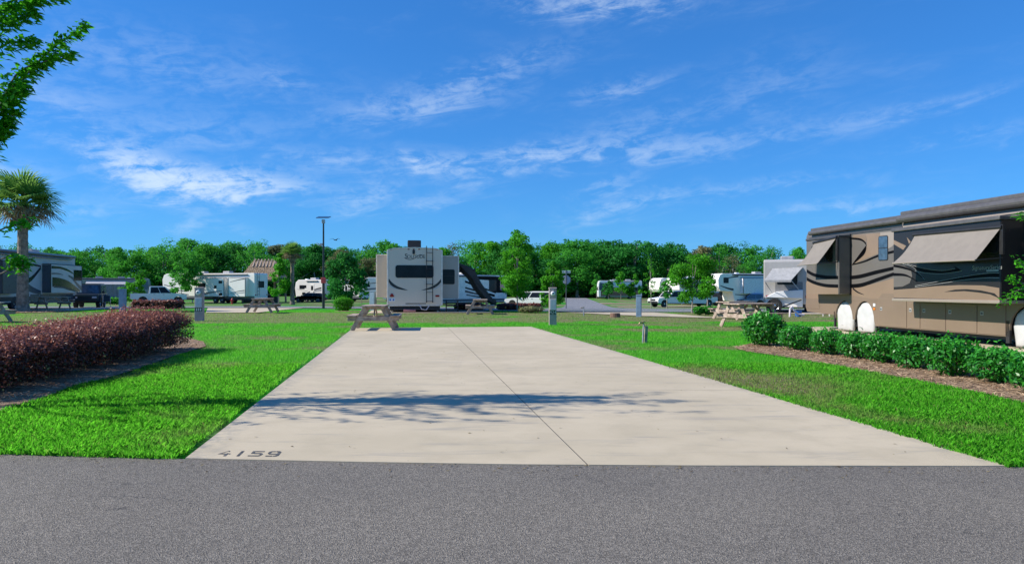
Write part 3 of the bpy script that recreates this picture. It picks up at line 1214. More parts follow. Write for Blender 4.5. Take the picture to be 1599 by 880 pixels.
young_tree('young_tree', 970, 468, 424, 460, 14, 'left one of the pair of cone-shaped saplings by the far road', LM_LIGHT, 1700, 0.16, cone=.8, seed=15)
young_tree('young_tree', 992, 468, 428, 460, 12, 'right one of the pair of cone-shaped saplings by the far road', LM_LIGHT, 1500, 0.16, cone=.8, seed=16)
young_tree('young_tree', 932, 466, 428, 458, 13, 'dark sapling right of the far road, tallest of its row', LM_MID, 1500, 0.17, cone=.7, seed=17)
young_tree('young_tree', 951, 467, 440, 458, 12, 'dark rounded sapling in front of the far white-roofed coach', LM_DARK, 1200, 0.17, cone=.4, seed=18)
young_tree('young_tree', 914, 464, 442, 458, 9, 'small sapling at the end of the far road', LM_LIGHT, 900, 0.2, seed=19)
young_tree('young_tree', 900, 463, 444, 457, 9, 'smallest sapling at the left bend of the far road', LM_LIGHT, 900, 0.2, seed=20)


# ---- palms
def frond_mesh(seed, petiole=0.9, fan=0.95, leaflets=26):
    """costapalmate fan leaf: stalk along +x, narrow leaflets with drooping tips"""
    g = random.Random(seed)
    mb = MB()
    mb.tube([(0, 0, 0), (petiole * 0.5, 0, 0.05), (petiole, 0, 0.02)], [0.03, 0.022, 0.014], 5)
    for i in range(leaflets):
        a = R(-118 + 236 * i / (leaflets - 1)) + g.uniform(-.03, .03)
        ln = fan * (0.62 + 0.38 * math.cos(a * 0.62)) * g.uniform(0.88, 1.08)
        w = 0.032
        d = Vector((math.cos(a), math.sin(a), 0))
        s = Vector((-d.y, d.x, 0)) * w
        p0 = Vector((petiole - 0.03, 0, 0.02)) + d * 0.02
        lift = 0.10 * abs(math.sin(a))
        p1 = p0 + d * ln * 0.55 + Vector((0, 0, 0.05 + lift))
        p2 = p0 + d * ln * 0.82 + Vector((0, 0, 0.05 - 0.08 * g.random()))
        p3 = p0 + d * ln + Vector((0, 0, -0.02 - 0.16 * g.random()))
        b = len(mb.v)
        mb.v += [tuple(v) for v in (p0 - s * .4, p0 + s * .4, p1 - s, p1 + s, p2 - s * .7, p2 + s * .7, p3)]
        mb.f += [(b, b + 1, b + 3, b + 2), (b + 2, b + 3, b + 5, b + 4), (b + 4, b + 5, b + 6)]
    me = bpy.data.meshes.new('frond')
    me.from_pydata(mb.v, [], mb.f)
    a = me.attributes.new('var', 'FLOAT', 'POINT')
    a.data.foreach_set('value', np.clip(rng.normal(.5, .2, len(mb.v)), 0, 1).astype(np.float32))
    return me


LM_PALM = leaf_mat('palm_leaf', (0.055, 0.190, 0.030), (0.240, 0.430, 0.085), 0.4, 0.5, 0.3)
LM_PALM_DRY = leaf_mat('palm_leaf_dry', (0.16, 0.12, 0.06), (0.34, 0.27, 0.15), 0.2)
FRONDS = [frond_mesh(s) for s in (1, 2, 3)]
for f in FRONDS:
    f.materials.append(LM_PALM)


def palm(px, base_py, label, crown_py, rad_px, trunk_r, nf, seed, dry=0.15):
    p = gp(px, base_py)
    p.z = float(gz(p.x, p.y))
    s = p.y / F
    zc = CAMH + (HY - crown_py) * s - p.z
    sc = rad_px * s / 1.8
    g = random.Random(seed)
    root = empty('palm_tree', p, 0, label, 'palm tree')
    prof = []
    n = 30
    for i in range(n):
        t = i / (n - 1)
        r = trunk_r * (1.15 - 0.25 * t + 0.35 * math.exp(-t * 14) + (0.45 * math.exp(-((t - 0.93) / 0.10) ** 2))) * (1 + 0.06 * (i % 2))
        prof.append((r, -0.03 + (zc + 0.0) * t))
    tb = MB().lathe(prof, n=14).build('trunk', M_PALMBARK, root)
    # old leaf bases
    for i in range(26):
        a = i * 2.4
        z = zc * (0.80 + 0.19 * (i / 26))
        r = trunk_r * 1.25
        b = MB().bar((r * math.cos(a), r * math.sin(a), z - .12 * sc), (r * 1.9 * math.cos(a), r * 1.9 * math.sin(a), z + .22 * sc), 0.10 * sc, 0.04 * sc)
        b.build('leaf_base', M_PALMBARK, root)
    for i in range(nf):
        t = (i + 0.5) / nf
        el = R(84 - 112 * t ** 0.9) + g.uniform(-.12, .12)
        az = i * 2.399963 + g.uniform(-.2, .2)
        me = FRONDS[i % 3]
        o = bpy.data.objects.new('frond', me)
        link(o)
        o.parent = root
        o.location = (0, 0, zc)
        o.rotation_euler = Euler((g.uniform(-.3, .3), -el, az), 'XYZ')
        k = sc * g.uniform(0.9, 1.1)
        o.scale = (k, k, k)
        if t > 1 - dry:
            o.material_slots[0].link = 'OBJECT'
            o.material_slots[0].material = LM_PALM_DRY
    return root


palm(36, 486.7, 'big fan palm with thick grey trunk beside the dark coach', 322, 60, 0.27, 46, 5)
palm(457, 475.3, 'slim fan palm with old leaf bases beside the thatched hut', 397, 21, 0.20, 46, 6, 0.3)
palm(910, 464.5, 'tiny far palm standing at the end of the far road', 432, 6, 0.16, 22, 7, 0.3)


# ---- shrubs
def shrub_mesh(seed, n, leaf, rx, ry, h, aspect=0.5, boxy=0.0, upright=0.5, lo=0.1, top_spikes=0.12, nb=26):
    g = np.random.default_rng(seed)
    d = unit(g.normal(size=(n, 3)))
    d[:, 2] = np.abs(d[:, 2]) * np.where(g.random(n) < 0.28, -1, 1)
    if boxy:
        pw = 1 - 0.45 * boxy
        d = np.sign(d) * np.abs(d) ** pw
        d = d / np.maximum(np.max(np.abs(d), axis=1, keepdims=True) * boxy + (1 - boxy) * np.linalg.norm(d, axis=1, keepdims=True), 1e-6)
    an = np.arctan2(d[:, 1], d[:, 0])
    bump = 1 + 0.20 * (fbm(an * 2.1 + seed * 7, d[:, 2] * 2.4 + seed, 3) - 0.5) * 2
    r = (0.42 + 0.60 * g.random(n) ** 0.55) * bump
    C = d * np.array([rx, ry, (h - lo) / 2]) * r[:, None] + np.array([0, 0, (h + lo) / 2])
    spike = (g.random(n) < top_spikes) & (d[:, 2] > 0.2)
    C[spike, 2] += g.random(spike.sum()) ** 2 * 0.22 * h
    C[:, 2] = np.maximum(C[:, 2], 0.03)
    nrm = unit(unit(d) * 0.8 + g.normal(size=(n, 3)) * 0.6 + np.array([0, 0, upright]))
    T = unit(d) * 0.5 + np.array([0, 0, 0.7]) + g.normal(size=(n, 3)) * 0.6
    V = leaf_cards(C, nrm, leaf * g.uniform(0.6, 1.3, n), aspect, T)
    young = np.clip((C[:, 2] / h - 0.72) / 0.3, 0, 1)  # leaf tone gets lighter towards the top of the shrub
    var = np.clip(0.55 * g.random(n) + 0.45 * young * g.random(n) ** 0.6 * 1.6, 0, 1)
    return np_quads('foliage', V, var)


def stems(seed, h, spread, r=0.012, n=6):
    g = random.Random(seed)
    L = []
    for i in range(n):
        a = g.random() * 6.28
        q = spread * g.uniform(.3, 1)
        L.append(([(q * .2 * math.cos(a), q * .2 * math.sin(a), -0.02), (q * .5 * math.cos(a), q * .5 * math.sin(a), h * .4), (q * math.cos(a), q * math.sin(a), h * .8)], [r, r * .7, r * .3]))
    return limb_mesh('stem', L, 5)


M_STEM = mat('shrub_stem', (0.06, 0.042, 0.034), 0.9, col2=(0.13, 0.09, 0.07), scale=12)
LM_RED = leaf_mat('burgundy_leaf', (0.030, 0.013, 0.011), (0.350, 0.125, 0.088), 0.22, 0.45, 0.38)
red_meshes = [(shrub_mesh(60 + k, 15000, 0.026, 0.80, 0.74, 0.93, 0.5, 0.5, 0.4, 0.10, 0.22), stems(60 + k, .9, .5, .016, 8)) for k in range(3)]
for m_, s_ in red_meshes:
    m_.materials.append(LM_RED); s_.materials.append(M_STEM)
LM_LITTOP = leaf_mat('lit_red_leaf', (0.26, 0.045, 0.035), (0.52, 0.24, 0.17), 0.35, 0.45, 0.4)  # paler leaves on top put the hedge's sunlit highlights into the colour
red_lit_tops = []
for k in range(2):
    g_ = np.random.default_rng(900 + k)
    m_ = 900
    a_ = g_.uniform(0, 6.283, m_); r_ = np.sqrt(g_.random(m_))
    C_ = np.stack([np.cos(a_) * r_ * .84, np.sin(a_) * r_ * .78, .70 + .34 * g_.random(m_) * (1.15 - .5 * r_)], 1)
    me_ = np_quads('lit_top_leaves', leaf_cards(C_, unit(g_.normal(size=(m_, 3)) + np.array([-.4, 0, .6])), .026 * g_.uniform(.7, 1.3, m_), .42, np.array([0, 0, 1.0]) + g_.normal(size=(m_, 3)) * .5), g_.random(m_))
    me_.materials.append(LM_LITTOP)
    red_lit_tops.append(me_)
green_bits = []
for k in range(2):
    g_ = np.random.default_rng(950 + k)
    m_ = 420
    d_ = unit(g_.normal(size=(m_, 3))); d_[:, 2] = np.abs(d_[:, 2])
    C_ = d_ * np.array([.80, .74, .80]) * g_.uniform(.82, 1.02, (m_, 1)) + np.array([0, 0, .12])
    me_ = np_quads('green_leaves', leaf_cards(C_, unit(d_ + g_.normal(size=(m_, 3)) * .5), .026 * g_.uniform(.7, 1.3, m_), .45), g_.random(m_))
    me_.materials.append(LM_OLIVE)
    green_bits.append(me_)
hedge_pts = []
far_e, near_e = gp(256, 549), gp(-30, 618)
NS = 8
words = ['nearest the road', 'second from the road end', 'third from the road end', 'fourth from the road end', 'fifth from the road end', 'sixth from the road end', 'second from the pedestal', 'nearest the pedestal']
for i in range(NS):
    t = i / (NS - 1)
    x = near_e.x + (far_e.x - near_e.x) * t + random.uniform(-.05, .05)
    y = near_e.y + (far_e.y - near_e.y) * t
    root = empty('hedge_shrub', (x - 0.35, y, 0.0), random.choice((0, 3.14)) + random.uniform(-.15, .15), f'burgundy hedge shrub of the left bed, {words[i]}', 'shrub', 'burgundy shrubs of the left hedge')
    k = random.uniform(0.94, 1.06)
    root.scale = (k, k, (0.75 + 0.20 * t) * random.uniform(.97, 1.03))
    fm, sm = red_meshes[i % 3]
    obj('foliage', fm, None, root)
    obj('lit_top_leaves', red_lit_tops[i % 2], None, root)
    obj('green_leaves', green_bits[i % 2], None, root)
    obj('stem', sm, None, root)

LM_PITT = leaf_mat('glossy_green_leaf', (0.008, 0.100, 0.008), (0.075, 0.430, 0.036), 0.3, 0.36, 0.4)
green_meshes = [(shrub_mesh(80 + k, 2600, 0.042, 0.44, 0.44, 0.62, 0.46, 0.1, 0.5, 0.03, 0.22), stems(80 + k, .55, .3, .012, 7)) for k in range(4)]
for m_, s_ in green_meshes:
    m_.materials.append(LM_PITT); s_.materials.append(M_STEM)
gh = [(1196, 541, 1.24), (1248, 548, .98), (1296, 555, .93), (1342, 561, .90), (1388, 568, .98), (1436, 577, .98), (1497, 589, 1.04), (1566, 600, .92), (1640, 618, .98)]
gw = ['largest, nearest the picnic table', 'second from the picnic table', 'third from the picnic table', 'fourth from the picnic table', 'fifth from the picnic table', 'sixth from the picnic table', 'seventh from the picnic table', 'eighth from the picnic table', 'cut off by the right edge']
for i, (a, b, k) in enumerate(gh):
    p = gp(a, b)
    root = empty('evergreen_shrub', p + Vector((0, 0.1, 0)), random.uniform(0, 6.28), f'glossy green shrub of the right bed, {gw[i]}', 'shrub', 'green shrubs of the right bed')
    root.scale = (k * .93, k * .93, k * (.92 if i else 1.02))
    fm, sm = green_meshes[i % 4]
    obj('foliage', fm, None, root)
    obj('stem', sm, None, root)


def small_shrub(px, py, rx, h, m, label, seed, n=1800, leaf=0.06, boxy=0.2, ry=None, group=None):
    p = gp(px, py)
    root = empty('shrub', p, 0, label, 'shrub', group)
    obj('foliage', shrub_mesh(seed, n, leaf, rx, ry or rx, h, 0.6, boxy, 0.5, 0.02, 0.1), m, root)
    obj('stem', stems(seed, h * .9, rx * .6), M_STEM, root)
    return root


small_shrub(537, 485.5, 0.62, 0.86, LM_LIGHT, 'clipped bright green shrub beside the lamp post', 91, 4200, 0.045)
LM_REDFAR = LM_RED
for j, a in enumerate((222, 240, 258, 272)):
    small_shrub(a, 481.6, 0.62, 0.60, LM_RED, f'low burgundy shrub of the far hedge behind, {["leftmost", "second from left", "second from right", "rightmost"][j]}', 120 + j, 2600, 0.07, 0.7, 0.6, 'far burgundy hedge on the left')
for j, a in enumerate((724, 744, 790, 812, 832)):
    small_shrub(a, 484.2, 0.58, 0.46, LM_RED, f'low brown-red shrub before the white wagon, {["leftmost, under the black awning", "second from left", "middle of the row", "second from right", "rightmost"][j]}', 130 + j, 2000, 0.06, 0.6, 0.5, 'low brown-red hedge by the wagon')
small_shrub(830, 488, 0.75, 0.36, LM_TAN, 'straggly yellow-green shrub left of the numbered pedestal', 140, 900, 0.07)
for j, a in enumerate((1092, 1106, 1119)):
    small_shrub(a, 491.5, 0.30, 0.44, LM_MID, f'low green bush behind the right picnic tables, {["left", "middle", "right"][j]}', 150 + j, 1100, 0.05, 0.1, None, 'low bushes behind the right tables')
for j, a in enumerate((160, 178, 188)):
    small_shrub(a, 475.0, 0.75, 0.75, LM_MID, f'small round bush before the draped coach, {["left", "middle", "right"][j]}', 160 + j, 500, 0.13, 0.1, None, 'small round bushes by the draped coach')
for j, (a, b) in enumerate(((132, 461), (146, 461))):
    small_shrub(a, b, 2.4, 4.6, [LM_LIGHT, LM_TAN][j], ['light green bush above the draped coach', 'yellow flowering bush above the draped coach'][j], 170 + j, 900, 0.3)


# ---- leafy trees standing just outside the frame: only branch tips, and their shadow, enter the picture
def leafy_tree(name, label, base, height, branches, leafm, leaf, seed, lower, spread, nrandom, xlim, ydepth=1.0, trunk_r=0.07):
    g = random.Random(seed)
    gn = np.random.default_rng(seed)
    root = empty(name, base, 0, label, 'tree')
    bx, by, bz = base
    limbs = [([(0, 0, -.03), (0.02, 0, height * .3), (0, .03, height * .65), (0.02, 0, height)], [trunk_r, trunk_r * .8, trunk_r * .45, trunk_r * .1])]
    twigs = []
    for pts in branches:
        loc = [Vector(p) - Vector(base) for p in pts]
        loc = [Vector(q) for q in catmull([tuple(q) for q in loc], 5)]
        r = [0.018 * (1 - 0.8 * i / (len(loc) - 1)) for i in range(len(loc))]
        limbs.append((loc, r))
        twigs.append((loc, 1.0 if loc[-1].z > 2.4 else 0.99))
    sgn = 1 if xlim < 0 else -1
    tries = 0
    while tries < nrandom:
        tries += 1
        z0 = g.uniform(lower * .8, height * .86)
        t = (z0 - lower) / (height - lower)
        a = g.random() * 6.283
        ln = spread * (0.55 + 0.6 * math.sin(math.pi * min(1, max(0.05, t * .8 + .2)))) * g.uniform(.6, 1.1)
        e = Vector((math.cos(a) * ln, math.sin(a) * ln * ydepth, z0 + ln * g.uniform(.45, .95)))
        # these limbs stay outside the picture
        lim = xlim * (e.y + by)
        ex = e.x + bx
        if (sgn > 0 and ex > lim - 0.25) or (sgn < 0 and ex < lim + 0.25):
            e.x = (lim - 0.25 * sgn - g.uniform(0, .6) * sgn) - bx
        m = e * 0.55 + Vector((0, 0, z0 * .35)) * 1.0
        m.z = z0 + (e.z - z0) * 0.42
        pts = catmull([(0, 0, z0), tuple(m), tuple(e)], 6)
        limbs.append(([Vector(p) for p in pts], [0.016 * (1 - .8 * i / (len(pts) - 1)) for i in range(len(pts))]))
        twigs.append(([Vector(p) for p in pts], 0.6))
    C, N, T = [], [], []
    for pts, w in twigs:
        L = sum((pts[i + 1] - pts[i]).length for i in range(len(pts) - 1))
        nl = int(L / {1.0: 0.0095, 0.99: 0.034}.get(w, 0.034))
        for k in range(nl):
            t = {1.0: 0.10, 0.99: 0.55}.get(w, 0.3) + {1.0: 0.9, 0.99: 0.45}.get(w, 0.7) * g.random()
            t = min(t, 0.999)
            i = min(int(t * (len(pts) - 1)), len(pts) - 2)
            f = t * (len(pts) - 1) - i
            p = pts[i].lerp(pts[i + 1], f)
            d = (pts[i + 1] - pts[i]).normalized()
            sd = d.cross(Vector((0, 0, 1))).normalized() * g.choice((-1, 1))
            off = g.uniform(.02, 0.20 if w > 0.9 else 0.26) * (1.15 - t)
            out = (sd * g.uniform(.4, 1) + d * g.uniform(.2, 1.0) + Vector((0, 0, g.uniform(-.7, .25)))).normalized()
            q = p + out * off + Vector((g.gauss(0, .02), g.gauss(0, .02), g.gauss(0, .03)))
            C.append(q + out * leaf * .6)
            T.append(out)
            N.append((g.gauss(0, .5), g.gauss(0, .5), 1.0 + g.gauss(0, .35)))
    C, N, T = np.array(C), unit(np.array(N)), np.array(T)
    V = leaf_cards(C, N, leaf * gn.uniform(.6, 1.25, len(C)), 0.42, T)
    obj('crown', np_quads('crown', V, gn.random(len(C))), leafm, root)
    obj('trunk', limb_mesh('trunk', limbs, 6), M_BARK, root)
    print(name, 'leaves', len(C))
    return root


LM_ELM = leaf_mat('elm_leaf', (0.020, 0.170, 0.008), (0.110, 0.500, 0.020), 0.5, 0.5, 0.25)
TB = Vector((-8.15, 8.05, 0.0))


def br(z0, pix):
    return [(TB.x, TB.y, z0)] + [tuple(P(a, b, y)) for a, b, y in pix]


leafy_tree('elm_tree', 'leafy tree at the upper left whose branches reach into the sky', tuple(TB), 7.0, [
    br(2.6, [(-40, 210, 8.5), (30, 128, 8.45), (80, 78, 8.4), (132, 40, 8.4)]),
    br(2.7, [(-40, 200, 8.5), (25, 118, 8.4), (60, 100, 8.4), (112, 84, 8.3)]),
    br(2.6, [(-60, 215, 8.5), (5, 150, 8.4), (40, 118, 8.4), (100, 60, 8.35)]),
    br(2.5, [(-60, 240, 8.5), (-5, 175, 8.4), (20, 150, 8.4), (38, 138, 8.3)]),
    br(2.4, [(-60, 260, 8.6), (-10, 205, 8.5), (10, 190, 8.5), (30, 172, 8.5)]),
    br(2.4, [(-60, 270, 8.6), (-20, 225, 8.5), (0, 210, 8.5), (16, 196, 8.5)]),
    br(3.3, [(-60, 120, 8.7), (0, 74, 8.7), (30, 66, 8.6), (52, 64, 8.6)]),
    br(3.6, [(-60, 80, 8.7), (0, 40, 8.7), (30, 28, 8.6), (58, 22, 8.6)]),
    br(3.7, [(-60, 60, 8.7), (0, 20, 8.7), (30, 10, 8.6), (60, 2, 8.6)]),
    br(3.9, [(-60, 40, 8.7), (10, 5, 8.7), (60, -4, 8.6), (100, -2, 8.6)]),
    br(1.4, [(-60, 400, 8.6), (-10, 365, 8.5), (20, 352, 8.5), (52, 344, 8.5)]),
    br(1.1, [(-70, 450, 8.6), (0, 428, 8.5), (22, 414, 8.5), (46, 404, 8.5)]),
    br(1.3, [(-70, 440, 8.6), (0, 405, 8.5), (24, 402, 8.5), (36, 416, 8.5)]),
], LM_ELM, 0.056, 5, 1.6, 1.75, 44, -0.727, 0.58)
TB2 = Vector((8.35, 9.6, 0.0))


def br2(z0, pix):
    return [(TB2.x, TB2.y, z0)] + [tuple(P(a, b, y)) for a, b, y in pix]


leafy_tree('elm_tree', 'leafy tree at the right edge whose twigs hang before the brown coach', tuple(TB2), 5.2, [
    br2(1.1, [(1660, 455, 9.3), (1610, 430, 9.2), (1598, 415, 9.2), (1590, 404, 9.2)]),
    br2(1.0, [(1660, 470, 9.3), (1615, 450, 9.2), (1592, 440, 9.2), (1580, 436, 9.2)]),
    br2(1.0, [(1660, 470, 9.3), (1615, 462, 9.2), (1590, 460, 9.2), (1562, 473, 9.2)]),
    br2(1.0, [(1660, 475, 9.3), (1620, 455, 9.2), (1600, 450, 9.2), (1575, 460, 9.2)]),
    br2(1.9, [(1680, 370, 9.3), (1630, 345, 9.2), (1606, 338, 9.2), (1588, 336, 9.2)]),
], LM_ELM, 0.034, 9, 1.0, 1.2, 70, 0.727, 0.5, 0.05)
# ------------------------------------------------------------------ small things on the sites
M_WOOD = mat('weathered_wood', (0.27, 0.20, 0.15), 0.85, col2=(0.52, 0.41, 0.32), scale=7, bump=0.5, bscale=45)
M_RUBBER = mat('rubber', (0.018, 0.018, 0.019), 0.8)
M_BLACK = mat('black_plastic', (0.016, 0.016, 0.018), 0.45)
M_STEEL = mat('galvanised_steel', (0.42, 0.43, 0.44), 0.45, 0.7)
M_CHROME = mat('polished_rim', (0.55, 0.56, 0.58), 0.25, 0.9)
M_PED = mat('pedestal_grey', (0.40, 0.325, 0.295), 0.6)
M_PEDBLUE = mat('pedestal_blue_grey', (0.20, 0.30, 0.38), 0.55)
M_PEDPALE = mat('pedestal_pale_cover', (0.62, 0.56, 0.58), 0.5)
M_WHITE = mat('white_paint', (0.78, 0.78, 0.78), 0.35, var=0.04, scale=2)
M_WHITE_GEL = mat('white_gelcoat', (0.74, 0.75, 0.77), 0.32, var=0.05, scale=1.2)
M_RED = mat('red_paint', (0.45, 0.02, 0.02), 0.4)
M_REDLENS = mat('red_lens', (0.32, 0.012, 0.012), 0.25)
M_AMBER = mat('amber_lens', (0.7, 0.2, 0.01), 0.3)
M_GLASS = glass_mat()
M_GLASSBLUE = mat('sky_tinted_glass', (0.05, 0.085, 0.13), 0.12, var=.3, spec=.8)
M_DKGREY = mat('dark_grey_trim', (0.055, 0.055, 0.06), 0.5)
M_BRASS = mat('old_brass', (0.30, 0.24, 0.13), 0.45, 0.8)


def picnic_table(label, loc, rz, wood=None, group='wooden picnic tables', h=0.80, L=1.85, W=1.72):
    wood = wood or M_WOOD
    root = empty('picnic_table', loc, rz, label, 'picnic table', group)
    # long axis = local y
    n = 5
    pw = 0.80 / n
    for i in range(n):
        x0 = -0.40 + i * pw
        dz = random.uniform(-.003, .003)
        MB().box(x0 + 0.004, x0 + pw - 0.004, -L / 2 + random.uniform(-.01, .01), L / 2, h - 0.042 + dz, h + dz).build('tabletop_plank', wood, root, 0.006)
    for s in (-1, 1):
        for k in range(2):
            a = W / 2 - 0.30 + k * 0.15
            x0, x1 = sorted((s * (a + 0.003), s * (a + 0.147)))
            MB().box(x0, x1, -L / 2 + random.uniform(-.008, .008), L / 2, h * 0.555, h * 0.555 + 0.042).build('bench_plank', wood, root, 0.006)
    for y in (-L / 2 + 0.2, L / 2 - 0.2):
        for s in (-1, 1):
            MB().bar((s * 0.27, y, h - 0.05), (s * 0.70, y, 0.0), 0.045, 0.14, (1, 0, 0)).build('leg', wood, root, 0.005)
        MB().box(-W / 2 + 0.02, W / 2 - 0.02, y - 0.07, y - 0.028, h * 0.555 - 0.135, h * 0.555 - 0.004).build('bench_beam', wood, root, 0.005)
        MB().box(-0.37, 0.37, y + 0.026, y + 0.066, h - 0.135, h - 0.048).build('top_batten', wood, root, 0.005)
    for s in (-1, 1):
        MB().bar((0, s * (L / 2 - 0.27), h * 0.5), (0, s * 0.14, h - 0.07), 0.09, 0.04, (1, 0, 0)).build('brace', wood, root, 0.004)
    return root


AX = R(8.8)
p = gp(579, 516.5)
picnic_table('weathered wooden picnic table at the far left corner of the empty pad', (p.x, p.y + 0.85, 0.008), R(6), h=0.83)
p = gp(402, 489)
picnic_table('grey wooden picnic table on the far left pad near the hydrant', (p.x, p.y + .9, 0.03), R(4))
p = gp(84, 483.5)
picnic_table('shaded picnic table beside the dark coach and big palm', (p.x, p.y, 0.02), R(-30))
p = gp(749, 490.8)
picnic_table('shaded picnic table under the folded black awning', (p.x, p.y + .9, 0.0), R(3), W=1.6)
p = gp(1172, 510)
picnic_table('nearer grey picnic table left of the brown coach', (p.x, p.y, 0), R(-62), h=.86, L=1.9)
p = gp(1150, 497.5)
picnic_table('farther grey picnic table behind another left of the brown coach', (p.x, p.y, 0), R(-58))
p = gp(-24, 503)
picnic_table('wooden picnic table cut off by the left edge', (p.x, p.y, 0.03), R(55))


def text_mesh(txt, size, name='lettering', shear=0.0, space=1.0):
    cu = bpy.data.curves.new('tmp', 'FONT')
    cu.body = txt
    cu.size = size
    cu.align_x = 'CENTER'
    cu.align_y = 'CENTER'
    cu.shear = shear
    cu.space_character = space
    cu.resolution_u = 3
    o = bpy.data.objects.new('tmp', cu)
    link(o)
    dg = bpy.context.evaluated_depsgraph_get()
    me = bpy.data.meshes.new_from_object(o.evaluated_get(dg))
    bpy.data.objects.remove(o)
    bpy.data.curves.remove(cu)
    me.name = name
    me.materials.clear()
    return me


def pedestal(px, base, top, width_px, label, face=True, number=None, rz=0.0, body=None, side=None):
    p = gp(px, base)
    s = p.y / F
    h = (base - top) * s
    w = width_px * s
    d = w * 0.8
    root = empty('utility_pedestal', p, rz, label, 'power pedestal', 'utility pedestals of the sites')
    MB().box(-w / 2, w / 2, -d / 2, d / 2, -.02, h - 0.03).build('housing', body or M_PED, root, 0.006)
    MB().prism([(-d / 2 - .02, h - .03), (d / 2 + .012, h - .03), (d / 2 + .012, h + .01), (-d / 2 - .02, h - .005)], -w / 2 - .012, w / 2 + .012, axis=0).build('cap', body or M_PED, root, 0.004)
    if face:
        yf = -d / 2
        MB().box(-w * .42, w * .42, yf - 0.022, yf + .004, h * 0.405, h * 0.695).build('outlet_cover', M_PEDPALE, root, 0.008)
        m = MB().lathe([(w * .30, 0.002), (w * .30, -0.03), (w * .25, -0.05), (w * .25, -0.085), (w * .2, -0.10)], (0, yf, h * 0.845), axis=1, n=20).build('meter', M_WHITE, root, smooth=False)
        MB().box(-w * .12, w * .12, yf - .105, yf - .099, h * .835, h * .865).build('meter_dial', M_DKGREY, m)
        MB().box(-w * .16, w * .16, yf - .02, yf + .004, h * .925, h * .96).build('name_plate', M_PEDPALE, root)
        if number:
            MB().box(-w * .45, w * .45, yf - 0.008, yf + .004, h * 0.285, h * 0.395).build('number_plate', M_BLACK, root)
            if number == 'marks':
                mk = MB()
                for a_ in (-.32, -.06, .2):
                    mk.box(w * a_, w * (a_ + .16), yf - .0115, yf - .0085, h * .30, h * .38)
                mk.build('number_marks', mat('number_white', (0.7, 0.68, 0.6), .6), root)
                return root
            t = obj('number_digits', text_mesh(number, h * 0.125), mat('number_white', (0.7, 0.68, 0.6), .6), root)
            t.location = (0, yf - 0.0105, h * 0.34)
            t.rotation_euler = (R(90), 0, 0)
    else:
        MB().box(-w * .40, w * .40, -d / 2 - 0.006, -d / 2 + .004, h * 0.10, h * 0.86).build('rear_panel', body or M_PED, root, 0.003)
    return root


pedestal(863.5, 507, 449, 11.3, 'grey utility pedestal with meter and number behind the empty pad', True, '424', R(2))
pedestal(312, 500.5, 448.5, 12, 'grey utility pedestal with meter at the far end of the burgundy hedge', True, 'marks', R(6))
pedestal(192, 487.5, 451, 8.6, 'blue-grey utility pedestal seen from behind beside the dark off-roader', False, body=M_PEDBLUE)
pedestal(998, 494, 460.5, 8.2, 'blue-grey utility pedestal seen from behind near the round stump', False, body=M_PEDBLUE, rz=R(-14))
pedestal(583, 484.8, 454.5, 8.8, 'blue-grey utility pedestal left of the beige trailer', False, body=M_PEDBLUE, rz=R(-20))


def faucet_post(px, base, top, w_px, label, tilt=0.0, wood=True):
    p = gp(px, base)
    s = p.y / F
    h = (base - top) * s
    w = w_px * s
    root = empty('faucet_post', p, R(25) if wood else 0, label, 'water faucet', 'faucet posts on the lawn')
    root.rotation_euler = (0, tilt, R(28) if wood else 0)
    if wood:
        MB().box(-w / 2, w / 2, -w / 2, w / 2, -.03, h * 0.80).build('post', M_WOOD, root, 0.006)
    pipe = MB().tube([(-w * .62, 0, -.02), (-w * .62, 0, h * .86), (-w * .62, 0, h * .93)], 0.022 if wood else 0.035, 8).build('pipe', M_STEEL, root)
    MB().tube([(-w * .62, 0, h * .90), (-w * .62 - .05, 0, h * .95), (-w * .62 - .13, 0, h * .93), (-w * .62 - .15, 0, h * .86)], 0.02, 8).build('spout', M_BRASS, root)
    MB().lathe([(0.012, 0), (0.05, .012), (0.05, .024), (0.012, .03)], (-w * .62, 0, h * .96), n=10).build('tap_handle', M_BRASS, root)
    return root


faucet_post(1007, 535, 502, 6, 'leaning wooden faucet post in the grass right of the pad', R(4))
faucet_post(915, 492.5, 479.5, 5, 'short grey standpipe left of the round stump', 0, False)

p = gp(961, 495)
st = empty('tree_stump', p, 0, 'low round brown stump on the dry grass', 'stump')
MB().lathe([(.27, -.02), (.25, .04), (.245, .19), (.23, .20)], n=18).build('stump_side', mat('stump_bark', (.12, .07, .05), .9, col2=(.22, .13, .09), scale=10, bump=.8), st)
MB().lathe([(.228, .198), (.228, .206)], n=18).build('cut_face', mat('cut_wood', (.24, .16, .12), .9, scale=8), st)

# fire hydrant
p = gp(363, 474.4)
hy = empty('fire_hydrant', p, 0, 'red fire hydrant behind the grey picnic table', 'hydrant')
k = p.y / F * 9.3 / 0.8
MB().lathe([(.17 * k, 0), (.17 * k, .04 * k), (.11 * k, .06 * k), (.11 * k, .5 * k), (.15 * k, .52 * k), (.15 * k, .56 * k), (.12 * k, .66 * k), (.06 * k, .74 * k), (.03 * k, .8 * k)], n=14).build('barrel', M_RED, hy)
for sx in (-1, 1):
    MB().lathe([(.06 * k, 0), (.06 * k, .1 * k), (.075 * k, .1 * k), (.075 * k, .15 * k)] if sx > 0 else [(.06 * k, 0), (.06 * k, -.1 * k), (.075 * k, -.1 * k), (.075 * k, -.15 * k)], (sx * .1 * k, 0, .42 * k), axis=0, n=10).build('side_nozzle', M_RED, hy)
MB().lathe([(.09 * k, 0), (.09 * k, -.12 * k), (.1 * k, -.12 * k), (.1 * k, -.17 * k)], (0, -.09 * k, .36 * k), axis=1, n=12).build('front_nozzle', M_RED, hy)

